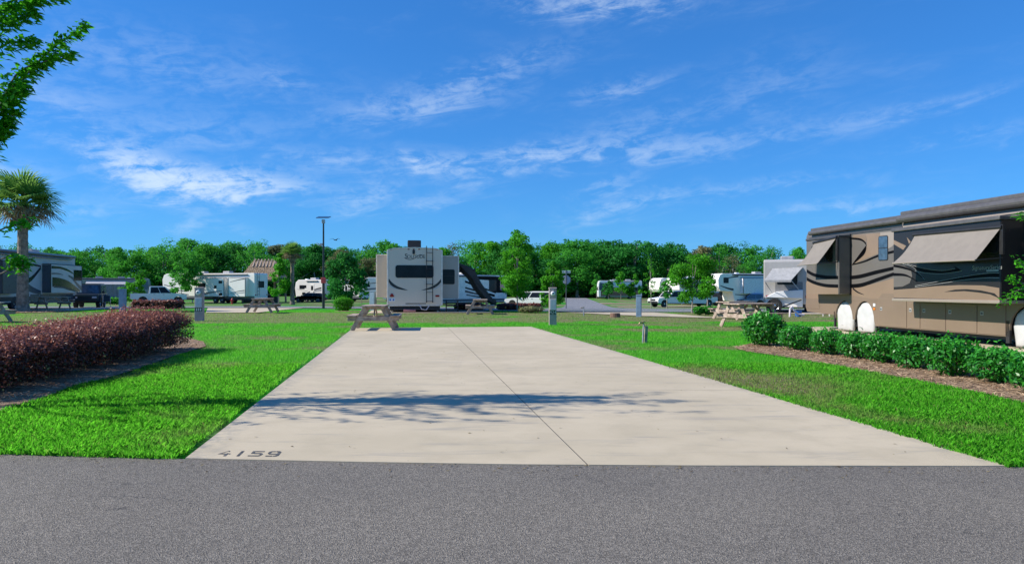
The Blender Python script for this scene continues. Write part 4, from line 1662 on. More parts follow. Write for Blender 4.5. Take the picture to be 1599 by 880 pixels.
# solar lamp post
p = gp(505.6, 481.2)
s_ = p.y / F
H = (481.2 - 344) * s_
lp = empty('lamp_post', p, 0, 'tall dark green lamp post with a solar panel on top', 'lamp post')
M_POST = mat('post_green_black', (0.012, 0.022, 0.024), 0.4)
MB().tube([(0, 0, -.02), (0, 0, H * .32)], [.105, .10], 12).build('lower_pole', M_POST, lp)
MB().tube([(0, 0, H * .32), (0, 0, H)], [.075, .06], 12).build('upper_pole', M_POST, lp)
MB().box(-.16, .16, -.13, .13, H * .285, H * .35).build('call_box', mat('call_box_red', (.42, .05, .05), .5), lp, .02)
pn = MB().prism([(-.38, H + .14), (.38, H + .30), (.38, H + .34), (-.38, H + .18)], -.45, .45, axis=0).build('solar_panel', mat('solar_cells', (.015, .018, .03), .2), lp)
MB().prism([(-.40, H + .125), (.40, H + .285), (.40, H + .298), (-.40, H + .138)], -.47, .47, axis=0).build('panel_frame', M_STEEL, pn)
MB().box(-.10, .10, -.16, .12, H - .22, H + .06).build('battery_box', M_STEEL, lp, .02)
MB().box(-.28, -.06, -.05, .05, H * .715, H * .74).build('sensor_arm', M_STEEL, lp, .01)

# street corner sign, seen from behind
p = gp(884.5, 482)
s_ = p.y / F
sg = empty('stop_sign', p, R(-4), 'back of an octagonal stop sign with a street-name blade above it', 'road sign')
hh = (482 - 419) * s_
MB().tube([(0, 0, -.02), (0, 0, hh - .15)], .035, 8).build('post', mat('sign_post', (.10, .11, .11), .5, .5), sg)
rr = 7.0 * s_
zc = (482 - 436.5) * s_
octp = [(rr * 1.04 * math.cos(R(22.5 + 45 * i)), zc + rr * 1.04 * math.sin(R(22.5 + 45 * i))) for i in range(8)]
MB().prism(octp, 0.04, 0.046, axis=1).build('octagon_plate', mat('sign_back', (.36, .39, .42), .5, .3), sg)
zb = (482 - 424.2) * s_
MB().box(-6.8 * s_, 6.8 * s_, -.008, .008, zb - 2.0 * s_, zb + 2.0 * s_).build('name_blade', mat('sign_grey_green', (.50, .60, .54), .5), sg)
mk = MB()
for x0, x1 in ((-5.4, -3.2), (-1.2, .2), (.8, 3.0), (4.2, 5.4)):     # lettering too worn to read
    mk.box(x0 * s_, x1 * s_, -.012, -.008, zb - .9 * s_, zb + .9 * s_)
mk.build('blade_marks', mat('sign_dark_green', (.10, .20, .16), .5), sg)
MB().box(-.03, .03, -.03, .03, zb - .3, zb - .1).build('bracket', M_STEEL, sg)

# thatched hut
HB = 471.6
p = gp(414, HB)
s_ = p.y / F
hut = empty('thatched_hut', p, R(8), 'thatched open hut behind the long white trailer', 'hut')
M_THATCH = mat('thatch', (0.20, 0.14, 0.085), 0.95, col2=(0.46, 0.34, 0.21), scale=12, bump=1.0, bscale=25)
W_, D_ = 29 * s_, 3.4
ez, rz_ = (HB - 437) * s_, (HB - 408) * s_
roof = MB()
nst = 5
for i in range(nst):
    a, b = i / nst, (i + 1) / nst
    for sy in (-1, 1):
        def pt(f, x, lift=0.0):
            return (x * (1 - .42 * f), sy * D_ * (1 - f), ez + (rz_ - ez) * f + lift)
        v = [pt(a - .03, -W_, .10), pt(a - .03, W_, .10), pt(b, W_, .05), pt(b, -W_, .05), pt(a - .03, -W_, -.05), pt(a - .03, W_, -.05), pt(b, W_, -.05), pt(b, -W_, -.05)]
        roof.add(v, [(0, 1, 2, 3), (7, 6, 5, 4), (0, 4, 5, 1), (2, 6, 7, 3), (1, 5, 6, 2), (0, 3, 7, 4)])
    for sx in (-1, 1):
        v = [(sx * W_ * (1 - .42 * a), -D_ * (1 - a), ez + (rz_ - ez) * a + .06), (sx * W_ * (1 - .42 * a), D_ * (1 - a), ez + (rz_ - ez) * a + .06), (sx * W_ * (1 - .42 * b), D_ * (1 - b), ez + (rz_ - ez) * b + .06), (sx * W_ * (1 - .42 * b), -D_ * (1 - b), ez + (rz_ - ez) * b + .06)]
        roof.add(v, [(0, 1, 2, 3)])
ro = roof.build('roof', M_THATCH, hut)
# shaggy straw ends
k = 5200
f = rng.random(k); sy = rng.choice([-1, 1], k); x = rng.uniform(-1, 1, k) * W_ * (1 - .42 * f)
C = np.stack([x, sy * D_ * (1 - f) * 1.01, ez + (rz_ - ez) * f + .1], 1)
d = unit(np.stack([rng.normal(0, .15, k), sy * D_, np.full(k, -(rz_ - ez))], 1))
nr = unit(np.stack([rng.normal(0, .3, k), sy * (rz_ - ez), np.full(k, D_)], 1))
o = obj('straw_fringe', np_quads('straw_fringe', leaf_cards(C, nr, rng.uniform(.12, .3, k), 0.16, d), rng.random(k)), leaf_mat('straw', (.20, .135, .08), (.55, .40, .25), .05, .9, .1), ro)
o['kind'] = 'stuff'
for i in range(7):
    x = (-.52 + i * 1.04 / 6) * W_
    MB().bar((x, -D_ * .38, ez + (rz_ - ez) * .70), (x, D_ * .1, rz_ + .30), .14, .10).build('ridge_pole', M_WOOD, hut)
for sx in (-.9, -.3, .3, .9):
    for sy in (-.8, .8):
        MB().tube([(sx * W_, sy * D_, -.03), (sx * W_ * .98, sy * D_, ez + .2)], .13, 8).build('post', M_WOOD, hut)
MB().box(-W_ * .9, W_ * .9, -D_ * .7, -D_ * .64, 0, 1.0).build('counter', M_DKGREY, hut)
MB().box(-W_ * .95, W_ * .95, -D_ * .82, -D_ * .55, 1.0, 1.08).build('counter_top', M_WOOD, hut)

# folding chair and small cart beside the off-roader
p = gp(167, 480.6)
ch = empty('folding_chair', p, R(30), 'small black folding camp chair behind the blue-grey pedestal', 'chair')
for sx in (-1, 1):
    MB().tube([(sx * .26, -.28, 0), (sx * .26, .26, .44)], .016, 6).build('leg', M_STEEL, ch)
    MB().tube([(sx * .26, .28, 0), (sx * .26, -.24, .42), (sx * .26, -.26, .62)], .016, 6).build('leg', M_STEEL, ch)
    MB().box(sx * .30 - .03, sx * .30 + .03, -.26, .2, .60, .63).build('armrest', M_BLACK, ch)
    MB().tube([(sx * .24, .2, .4), (sx * .24, .36, .95)], .016, 6).build('back_post', M_STEEL, ch)
MB().box(-.25, .25, -.26, .24, .42, .44).build('seat', M_BLACK, ch)
MB().prism([(.22, .5), (.24, .5), (.37, .95), (.35, .95)], -.24, .24, axis=0).build('backrest', M_BLACK, ch)

# hose, filter and bucket lying beside the awning trailer
p = gp(1247, 494)
bk = empty('bucket', p, 0, 'blue bucket on the grass behind the brown coach', 'bucket')
MB().lathe([(.14, 0), (.17, .26), (.18, .26), (.18, .28), (.15, .28), (.13, .03)], n=14).build('pail', mat('blue_plastic', (.02, .13, .42), .45), bk)
MB().tube([(-.17, 0, .26), (-.12, 0, .36), (0, 0, .41), (.12, 0, .36), (.17, 0, .26)], .008, 6).build('handle', M_STEEL, bk)
p = gp(1237, 494.5)
hs_ = empty('hose_stand', p, 0, 'white sewer hose on a low stand beside the blue bucket', 'hose')
MB().tube([(-.1, 0, 0), (-.08, 0, .42), (0, .02, .5), (.1, 0, .3), (.32, 0, .14), (.6, 0, .1)], .05, 10).build('hose_pipe', M_PEDPALE, hs_)
for x in (.25, .5):
    MB().tube([(x - .06, -.1, 0), (x, 0, .1), (x - .06, .1, 0)], .012, 6).build('stand_leg', M_STEEL, hs_)

# a bird in the distance
pb = P(524, 375, 60)
bd = empty('bird', pb, R(75), 'small dark bird gliding above the wood right of the lamp post', 'bird')
MB().tube([(-.26, 0, 0), (-.1, 0, .02), (.12, 0, .03), (.26, 0, .02), (.32, 0, 0)], [.008, .03, .045, .03, .01], 8).build('body', M_BLACK, bd, smooth=True)
for sy in (-1, 1):
    MB().add([(.12, sy * .05, .03), (-.10, sy * .05, .03), (-.02, sy * .26, .16), (.10, sy * .26, .16), (-.12, sy * .52, .05), (-.06, sy * .54, .05)], [(0, 1, 2, 3), (3, 2, 4, 5)]).build('wing', M_BLACK, bd)
# ------------------------------------------------------------------ vehicles
def wheel(parent, x, y, r, w, side, rim=None, name='wheel'):
    """tyre with a rim child; side = +1/-1: which way the rim faces"""
    t = MB().lathe([(r * .62, -w / 2), (r * .93, -w / 2), (r, -w * .34), (r, w * .34), (r * .93, w / 2), (r * .62, w / 2)], (x, y, r), axis=1, n=24).build(name, M_RUBBER, parent)
    yo = y + side * w * .42
    MB().lathe([(r * .62, -side * .10), (r * .60, side * .03), (r * .5, side * .0), (r * .3, -side * .03), (r * .2, side * .02), (r * .08, side * .03)], (x, yo, r), axis=1, n=20).build('rim', rim or M_CHROME, t)
    return t


def pane(parent, axis, val, a0, a1, z0, z1, out, m=None, r=0.05, name='window', frame=True, split=None, thick=0.012):
    """window proud of the plane axis = val; out = +1/-1"""
    v0, v1 = sorted((val - out * .01, val + out * thick))
    w = MB().prism(rrect(a0, a1, z0, z1, r), v0, v1, axis=axis).build(name, M_BLACK if frame else (m or M_GLASS), parent)
    if frame:
        g = 0.022
        v0, v1 = sorted((val, val + out * (thick + .004)))
        if split:
            mid = z0 + (z1 - z0) * split
            for q0, q1 in ((z0 + g, mid - g / 2), (mid + g / 2, z1 - g)):
                MB().prism(rrect(a0 + g, a1 - g, q0, q1, r * .6), v0, v1, axis=axis).build('glass', m or M_GLASS, w)
        else:
            MB().prism(rrect(a0 + g, a1 - g, z0 + g, z1 - g, r * .8), v0, v1, axis=axis).build('glass', m or M_GLASS, w)
    return w


def decal(root, axis, val, out, pix, m, name='stripe', off=0.004, parent=None, smooth=0, clip=None):
    """flat vinyl shape on a side plane, its outline given where the photo shows it"""
    if smooth:
        pix = catmull(pix + [pix[0]], smooth)[:-1]
    pts = []
    for px, py in pix:
        q = ray_plane(root, axis, val + out * off, px, py)
        q[axis] = val + out * off
        if clip:
            k = 1 - axis
            q[k] = min(max(q[k], clip[0]), clip[1])
        pts.append(tuple(q))
    return MB().add(pts, [tuple(range(len(pts)))]).build(name, m, parent or root)


def band(root, axis, val, out, centre, widths, m, name='stripe', off=0.006, clip=None):
    c = catmull(centre, 6)
    n = len(c)
    w = np.interp(np.linspace(0, 1, n), np.linspace(0, 1, len(widths)), widths)
    up = [(c[i][0], c[i][1] - w[i] / 2) for i in range(n)]
    dn = [(c[i][0], c[i][1] + w[i] / 2) for i in range(n)]
    return decal(root, axis, val, out, up + dn[::-1], m, name, off, clip=clip)


def swoosh(root, y, out, pts_top, pts_bot, m, off=.004, name='stripe'):
    """stripe on a side plane given in local x, z"""
    a = catmull(pts_top, 6)
    b = catmull(pts_bot, 6)
    pts = [(p[0], y + out * off, p[1]) for p in a] + [(p[0], y + out * off, p[1]) for p in b[::-1]]
    return MB().add(pts, [tuple(range(len(pts)))]).build(name, m, root)


# ---- paint of the brown coach
M_TAUPE = mat('taupe_paint', (0.135, 0.120, 0.108), 0.3, var=.05, scale=1, coat=.15, spec=.35)
M_BRONZE = mat('bronze_paint', (0.200, 0.145, 0.105), 0.3, var=.05, scale=1, coat=.15, spec=.35)
M_TAN = mat('tan_paint', (0.235, 0.165, 0.115), 0.3, var=.05, scale=1, coat=.15, spec=.35)
M_CREAM = mat('cream_taupe_paint', (0.30, 0.245, 0.20), 0.28, var=.04, scale=1, coat=.4)
M_CHAR = mat('charcoal_paint', (0.022, 0.020, 0.020), 0.25, var=.08, scale=1, coat=.15, spec=.35)
M_INK = mat('black_paint', (0.004, 0.004, 0.005), 0.5, spec=.08)
M_ROOFGREY = mat('roof_grey', (0.09, 0.085, 0.085), 0.4)
M_AWN = mat('beige_awning_cloth', (0.205, 0.180, 0.155), 0.85, var=.06, scale=5, bump=.15, bscale=80)
M_WHEELCOVER = mat('white_wheel_cover', (0.50, 0.495, 0.48), 0.6, var=.05, scale=4, bump=.5, bscale=6)
M_SILVERLINE = mat('silver_pinstripe', (0.35, 0.34, 0.33), 0.3)


def brown_coach():
    A = gp(1335, 520)
    d = Vector((math.sin(R(8)), -math.cos(R(8)), 0))       # forward, towards the road
    lft = Vector((-d.y, d.x, 0))
    W = 2.55
    root = empty('motorhome', A + lft * (W / 2), math.atan2(d.y, d.x), 'large brown and taupe motorhome with open window awnings on the right', 'motorhome')
    root.location.z = 0.03
    S = -W / 2                                              # visible side plane, local y
    rp = lambda px, py, off=0.0: ray_plane(root, 1, S - off, px, py)
    xr = rp(1258, 450).x
    xf = xr + 12.4
    # upper body with rounded roof edge
    zsk, zb, zr = 0.25, 1.04, 3.40
    cs = [(S, zb), (S, 3.18), (S + .05, 3.32), (S + .20, zr), (0, zr + .05), (-S - .20, zr), (-S - .05, 3.32), (-S, 3.18), (-S, zb)]
    MB().prism(cs, xr, xf, axis=0).build('upper_body', M_TAUPE, root, 0.10, segs=4)
    MB().box(xr + 2.0, xf - .3, S + .14, -S - .14, .17, zb + .02).build('chassis', M_BLACK, root)
    # lower skirt with real wheel arches, one per side
    xw = [rp(1318, 480).x, rp(1350, 480).x, rp(1606, 480).x]
    ra = 0.50

    def skirt(y0, y1):
        pts = [(xr + .06, zb + .01), (xr + .02, .75), (xr + .12, .56)]
        pts.append((xw[0] - ra, .50))
        for k, xc in enumerate(xw):
            for j in range(13):
                a = math.pi * (1 - j / 12)
                pts.append((xc + ra * math.cos(a) * (1 if k == 2 else .93), .38 + (ra + .10) * math.sin(a) + (0.02 if j in (0, 12) else 0)))
            if k == 0:
                pass
            else:
                pts.append((xc + ra + .02, zsk))
            if k == 1:
                pts.append((xw[2] - ra - .02, zsk))
        pts += [(xf - .1, zsk + .05), (xf, .6), (xf, zb + .01)]
        return MB().prism(pts, y0, y1, axis=1)
    skirt(S, S + .05).build('skirt', M_BRONZE, root)
    skirt(-S - .05, -S).build('skirt', M_BRONZE, root)
    MB().box(xr, xr + .10, S + .05, -S - .05, .55, zb + .01).build('rear_bumper', M_BRONZE, root, .04)
    MB().box(xf - .12, xf, S + .05, -S - .05, zsk, zb + .01).build('front_bumper', M_BRONZE, root, .04)
    # wheels under white covers
    for k, xc in enumerate(xw):
        wheel(root, xc, S + .20, .46, .28, -1)
        wheel(root, xc, -S - .20, .46, .28, 1)
        if True:
            outl = [(xc - .40, .03), (xc - .2, .03), (xc, .03), (xc + .2, .03), (xc + .40, .03)] + [(xc + .45 * math.cos(math.pi * j / 14), .50 + .45 * math.sin(math.pi * j / 14)) for j in range(15)]
            dome = MB()
            for ring, (k_, dep) in enumerate(((1.0, .12), (1.0, .07), (.86, .035), (.6, .015), (.3, .01))):
                for j_, (ax_, az_) in enumerate(outl):
                    wr = .008 * math.sin(j_ * 2.1 + k) * (ring in (1, 2, 3))
                    dome.v.append((xc + (ax_ - xc) * k_, S + dep + wr, .47 + (az_ - .47) * k_))
            no = len(outl)
            for ring in range(4):
                for j_ in range(no):
                    dome.f.append((ring * no + j_, ring * no + (j_ + 1) % no, (ring + 1) * no + (j_ + 1) % no, (ring + 1) * no + j_))
            dome.f.append(tuple(4 * no + j_ for j_ in range(no)))
            cv = dome.build('wheel_cover', M_WHEELCOVER, root, smooth=True)
            MB().tube([(xc - .38, S + .05, .22), (xc - .1, S + .006, .2), (xc + .38, S + .05, .24)], .006, 5).build('cover_cord', M_PEDPALE, cv)
    MB().box(xw[0] - ra - .04, xw[0] - ra + .03, S + .0, S + .06, .12, .62).build('mud_flap', M_RUBBER, root)
    MB().box(xw[1] + ra - .0, xw[1] + ra + .05, S + .02, S + .07, .08, .40).build('mud_flap', M_RUBBER, root)
    MB().box(xw[2] - ra - .10, xw[2] - ra + .0, S + .0, S + .06, .10, .62).build('mud_flap', M_RUBBER, root)
    # luggage bay doors
    edges = [rp(p_, 500).x for p_ in (1372, 1417, 1438, 1478, 1527, 1572)]
    for i in range(5):
        x0, x1 = edges[i] + .012, edges[i + 1] - .012
        zt = 1.08 if i == 0 else .985
        b = MB().box(x0, x1, S - .016, S + .004, zsk + .02, zt).build('bay_door', M_BRONZE, root, .012)
        hx = x0 + .14
        h = MB().box(hx - .05, hx + .05, S - .024, S - .014, .72, .82).build('latch', M_SILVERLINE, b, .006)
        MB().box(hx - .03, hx + .03, S - .027, S - .022, .745, .785).build('paddle', M_DKGREY, b)
    # fuel flap, marker lights, rear panel lines
    q = rp(1366, 482)
    MB().box(q.x - .045, q.x + .045, S - .012, S + .002, q.z - .03, q.z + .03).build('marker_light', M_AMBER, root)
    MB().box(q.x - .05, q.x + .05, S - .012, S + .002, q.z + .08, q.z + .16).build('badge', M_WHITE, root)
    q0, q1 = rp(1261, 467), rp(1280, 482)
    MB().box(q0.x, q1.x, S - .008, S + .002, q1.z, q0.z).build('access_panel', M_BRONZE, root, .008)
    for pz in (1286, 1296):
        q = rp(pz, 492)
        MB().lathe([(.04, 0), (.04, -.012), (.025, -.014)], (q.x, S, q.z), axis=1, n=10).build('port', M_SILVERLINE, root)
    MB().box(xr - .012, xr + .02, S + .06, S + .22, 1.25, 1.6).build('tail_light', M_REDLENS, root, .02)
    # lower tan field under the stripes, reaching from the rear to the big slide-out
    cl = (xr + .06, xf)
    decal(root, 1, S, -1, [(1259, 440), (1275, 445), (1300, 449), (1330, 449), (1360, 444), (1396, 434), (1396, 470), (1370, 470), (1362, 466), (1330, 467), (1258, 466)], M_TAN, 'tan_field', .003, clip=cl)
    decal(root, 1, S, -1, [(1330, 461), (1362, 466), (1372, 466), (1378, 458), (1415, 458), (1415, 470), (1330, 469)], M_BRONZE, 'bronze_field', .0045, clip=cl)
    # cream patch and hooked line above
    decal(root, 1, S, -1, [(1352, 365), (1375, 363.5), (1372, 396), (1350, 405), (1330, 413), (1341, 402), (1350, 392), (1354, 384), (1354, 374)], M_TAN, 'tan_patch', .003)
    decal(root, 1, S, -1, [(1333, 366), (1352, 365), (1354, 378), (1350, 376), (1344, 372.5), (1332, 371)], M_BRONZE, 'bronze_patch', .003)
    decal(root, 1, S, -1, [(1375, 363), (1398, 361), (1398, 380), (1393, 385), (1372, 396)], M_CREAM, 'cream_patch', .003)
    band(root, 1, S, -1, [(1330, 372), (1345, 374), (1353, 382), (1351, 394), (1342, 404), (1331, 413)], [2.8, 3.2, 3.4, 2.4, 1.6, 1.0], M_INK, 'hook_line', .006)
    band(root, 1, S, -1, [(1331, 413), (1350, 408), (1372, 399), (1398, 392)], [1.6, 2.6, 3.4, 4.0], M_INK, 'hook_line', .0065)
    band(root, 1, S, -1, [(1330, 433), (1345, 431), (1368, 425), (1396, 418.5)], [5.6, 6.0, 6.0, 5.2], M_INK)
    band(root, 1, S, -1, [(1330, 446.5), (1347, 444.5), (1370, 436.5), (1396, 427.5)], [6.0, 6.2, 5.8, 5.2], M_INK)
    band(root, 1, S, -1, [(1332, 450), (1340, 456), (1350, 460)], [3.5, 2.6, .3], M_CHAR)
    # window with two panes
    q0, q1 = rp(1372.5, 407), rp(1387.5, 367)
    pane(root, 1, S, q0.x, q1.x, q0.z, q1.z, -1, M_GLASSBLUE, .06, split=.5)
    # roof trim: awning tubes and mouldings
    xa, xb = rp(1268, 360).x, rp(1410, 340).x
    MB().tube([(xa, S - .07, 3.27), (xb - .03, S - .07, 3.27)], .075, 12).build('awning_tube', M_ROOFGREY, root)
    MB().box(xa, xb - .03, S - .05, S + .03, 3.33, 3.43).build('roof_moulding', M_ROOFGREY, root, .02)
    MB().tube([(xb + .02, S - .11, 3.31), (xf - .6, S - .11, 3.31)], .11, 14).build('awning_tube', M_ROOFGREY, root)
    MB().box(xb + .02, xf - .6, S - .10, S + .03, 3.40, 3.52).build('roof_moulding', M_ROOFGREY, root, .03)
    MB().box(xr + .25, xb, S - .02, S + .01, 3.07, 3.12).build('drip_rail', M_DKGREY, root)
    MB().box(xb + .05, xf - .8, S - .035, S + .01, 3.08, 3.13).build('drip_rail', M_CREAM, root)
    MB().tube([(rp(1590, 320).x, S + .3, zr), (rp(1588, 320).x, S + .3, zr + .35)], .008, 5).build('antenna', M_BLACK, root)

    # rear slide-out
    off = .42
    x0, x1 = rp(1260, 450, off).x, rp(1310, 450, off).x
    z0, z1 = rp(1300, 459, off).z, rp(1300, 371, off).z
    sl = MB().box(x0, x1, S - off, S + .02, z0, z1).build('slide_out', M_TAUPE, root, .02)
    c2 = (x0 + .02, x1 - .02)
    Y2 = S - off
    decal(root, 1, Y2, -1, [(1259, 436), (1275, 443), (1292, 447), (1311, 448), (1311, 459), (1259, 459)], M_TAN, 'tan_field', .003, sl, clip=c2)
    for cpts, w in (([(1259, 422), (1272, 429), (1290, 432.5), (1311, 433)], 5.2), ([(1259, 434.5), (1272, 441), (1290, 445.5), (1311, 446.5)], 5.2)):
        c = catmull(cpts, 6)
        decal(root, 1, Y2, -1, [(a, b - w / 2) for a, b in c] + [(a, b + w / 2) for a, b in c[::-1]], M_INK, 'stripe', .006, sl, clip=c2)
    MB().box(x0 - .02, x1 + .03, S - off - .03, S, z1 - .01, z1 + .06).build('slide_topper', M_DKGREY, sl, .015)
    MB().box(x1 - .004, x1 + .012, S - off + .02, S - .01, z0 + .03, z1 - .03).build('end_wall', M_TAUPE, sl)
    MB().box(x1 - .02, x1 + .025, S - .045, S - .008, z0 - .02, z1 + .10).build('slide_seal', M_BLACK, root)
    q0, q1 = rp(1268, 411, off), rp(1301, 381, off)
    pane(sl, 1, Y2, q0.x, q1.x, q0.z, q1.z, -1, M_GLASS, .05)

    # large slide-out
    off2 = .62
    x0, x1 = rp(1395.5, 420, off2).x, rp(1562, 420, off2).x
    z0, z1 = rp(1480, 468, off2).z, rp(1480, 352, off2).z
    bl = MB().box(x0, x1, S - off2, S + .02, z0, z1).build('slide_out', M_CHAR, root, .02)
    Y3 = S - off2
    c3 = (x0 + .015, x1 - .015)

    def D(pix, m, nm, o):
        return decal(root, 1, Y3, -1, pix, m, nm, o, bl, clip=c3)

    def ZZ(u, v):
        return (1390 + .1817 * u, 340 + .1817 * v)
    D([ZZ(*q) for q in [(30, 618), (200, 606), (400, 586), (600, 577), (800, 580), (950, 602), (1070, 638), (1070, 720), (600, 700), (30, 684)]], M_TAN, 'tan_field', .003)
    D([ZZ(*q) for q in [(465, 636), (560, 616), (660, 612), (780, 622), (900, 648), (1000, 690), (940, 682), (860, 656), (760, 640), (640, 628)]], M_CHAR, 'swoosh', .006)
    D([ZZ(*q) for q in [(30, 395), (120, 410), (180, 440), (192, 500), (170, 560), (110, 590), (30, 594)]], M_TAUPE, 'taupe_field', .003)
    D([ZZ(*q) for q in [(30, 190), (140, 240), (115, 275), (30, 225)]], M_TAN, 'tan_patch', .003)
    D([ZZ(*q) for q in [(145, 165), (180, 205), (165, 225)]], M_TAN, 'tan_patch', .003)
    D([ZZ(*q) for q in [(150, 400), (300, 440), (450, 455), (570, 440), (545, 412), (620, 455), (560, 465), (440, 478), (300, 470), (220, 445)]], M_INK, 'swoosh', .005)
    for pts, w0, m in (([(30, 410), (120, 428), (200, 458), (300, 528)], [22, 22, 14, 2], M_INK), ([(30, 486), (120, 490), (180, 512), (238, 552)], [26, 20, 12, 2], M_INK),
                       ([(215, 590), (420, 552), (640, 515), (860, 490), (1060, 496)], [4, 12, 26, 34, 38], M_INK),
                       ([(215, 584), (420, 545), (640, 503), (860, 474), (1060, 478)], [3, 3, 3, 4, 4], M_SILVERLINE),
                       ([(215, 594), (440, 562), (660, 530), (860, 514), (1060, 520)], [3, 3, 3, 4, 4], M_SILVERLINE),
                       ([(150, 395), (300, 436), (450, 452), (560, 436)], [3, 3, 3, 3], M_SILVERLINE),
                       ([(215, 455), (300, 472), (450, 480), (620, 456)], [3, 3, 3, 3], M_SILVERLINE),
                       ([(110, 395), (200, 425), (300, 530)], [3, 3, 3], M_SILVERLINE)):
        c = catmull(pts, 6)
        w = np.interp(np.linspace(0, 1, len(c)), np.linspace(0, 1, len(w0)), w0)
        D([ZZ(a, b - w[i] / 2) for i, (a, b) in enumerate(c)] + [ZZ(a, b + w[i] / 2) for i, (a, b) in reversed(list(enumerate(c)))], m, 'stripe', .008 if m is M_SILVERLINE else .007)
    t = obj('model_lettering', text_mesh('SignatureSeries', .14, shear=.15), M_SILVERLINE, bl)
    q = rp(*ZZ(835, 428), off2)
    t.location = (q.x, Y3 - .009, q.z)
    t.rotation_euler = (R(90), 0, 0)
    q = rp(*ZZ(900, 452), off2)
    MB().box(q.x - .22, q.x + .12, Y3 - .0095, Y3 - .0085, q.z - .02, q.z + .02).build('small_print', M_SILVERLINE, bl)
    MB().box(x0 - .02, x1 + .02, Y3 - .035, S, z0 - .06, z0 + .015).build('slide_sill', M_CREAM, bl, .012)
    MB().box(x0 - .02, x1 + .05, Y3 - .06, S, z1 - .01, z1 + .08).build('slide_topper', M_ROOFGREY, bl, .02)
    MB().box(x1 - .004, x1 + .014, Y3 + .02, S - .01, z0 + .02, z1 - .02).build('end_wall', M_CHAR, bl)
    q0, q1 = rp(*ZZ(250, 345), off2), rp(*ZZ(935, 160), off2)
    pane(bl, 1, Y3, q0.x, q1.x, q0.z, q1.z, -1, M_GLASS, .05)
    MB().box(x1 + .1, x1 + .9, S - .012, S + .002, .55, 2.75).build('entry_door', M_CHAR, root, .02)

    # window awnings: sagging cloth, a roller at the top, a bar at the bottom, two arms
    def awning(tl, tr, brr, bll, off, out, parent):
        a, b = rp(*tl, off + .05), rp(*tr, off + .05)
        c, e = rp(*brr, off + out), rp(*bll, off + out)
        a.y = b.y = S - off - .05
        c.y = e.y = S - off - out
        mb = MB()
        nu, nv = 12, 8
        for side_ in (0, 1):
            for j in range(nv + 1):
                v = j / nv
                for i in range(nu + 1):
                    u = i / nu
                    top = a.lerp(b, u)
                    bot = e.lerp(c, u)
                    sag = -.05 * math.sin(math.pi * v) - .02 * math.sin(math.pi * u) * v
                    inset = .05 * math.sin(math.pi * v) * (1 if u > .5 else -1) * abs(2 * u - 1) ** 3
                    q = top.lerp(bot, v)
                    mb.v.append((q.x - inset, q.y, q.z + sag - side_ * .006))
        st_ = (nu + 1) * (nv + 1)
        for j in range(nv):
            for i in range(nu):
                k = j * (nu + 1) + i
                mb.f.append((k, k + 1, k + nu + 2, k + nu + 1))
                mb.f.append((st_ + k + nu + 1, st_ + k + nu + 2, st_ + k + 1, st_ + k))
        aw = mb.build('window_awning', M_AWN, parent, smooth=True)
        MB().tube([a + Vector((-.05, 0, .02)), b + Vector((.05, 0, .02))], .045, 10).build('roller', M_BLACK, aw)
        MB().tube([e, c], .02, 8).build('front_bar', M_CREAM, aw)
        for top, bot in ((a, e), (b, c)):
            MB().bar((bot.x, bot.y, bot.z), (top.x + .02, S - off - .01, bot.z + .05), .02, .03).build('arm', M_BLACK, aw)
        MB().box(b.x - .03, b.x + .07, S - off - .05, S - off, a.z - .62, b.z + .08).build('arm_rail', M_BLACK, aw)
    awning((1272, 380), (1306, 371.5), (1276.5, 411.5), (1246, 414), .42, .62, sl)
    awning(ZZ(215, 152), ZZ(950, 88), ZZ(735, 362), ZZ(25, 390), .62, .62, bl)
    return root


brown_coach()


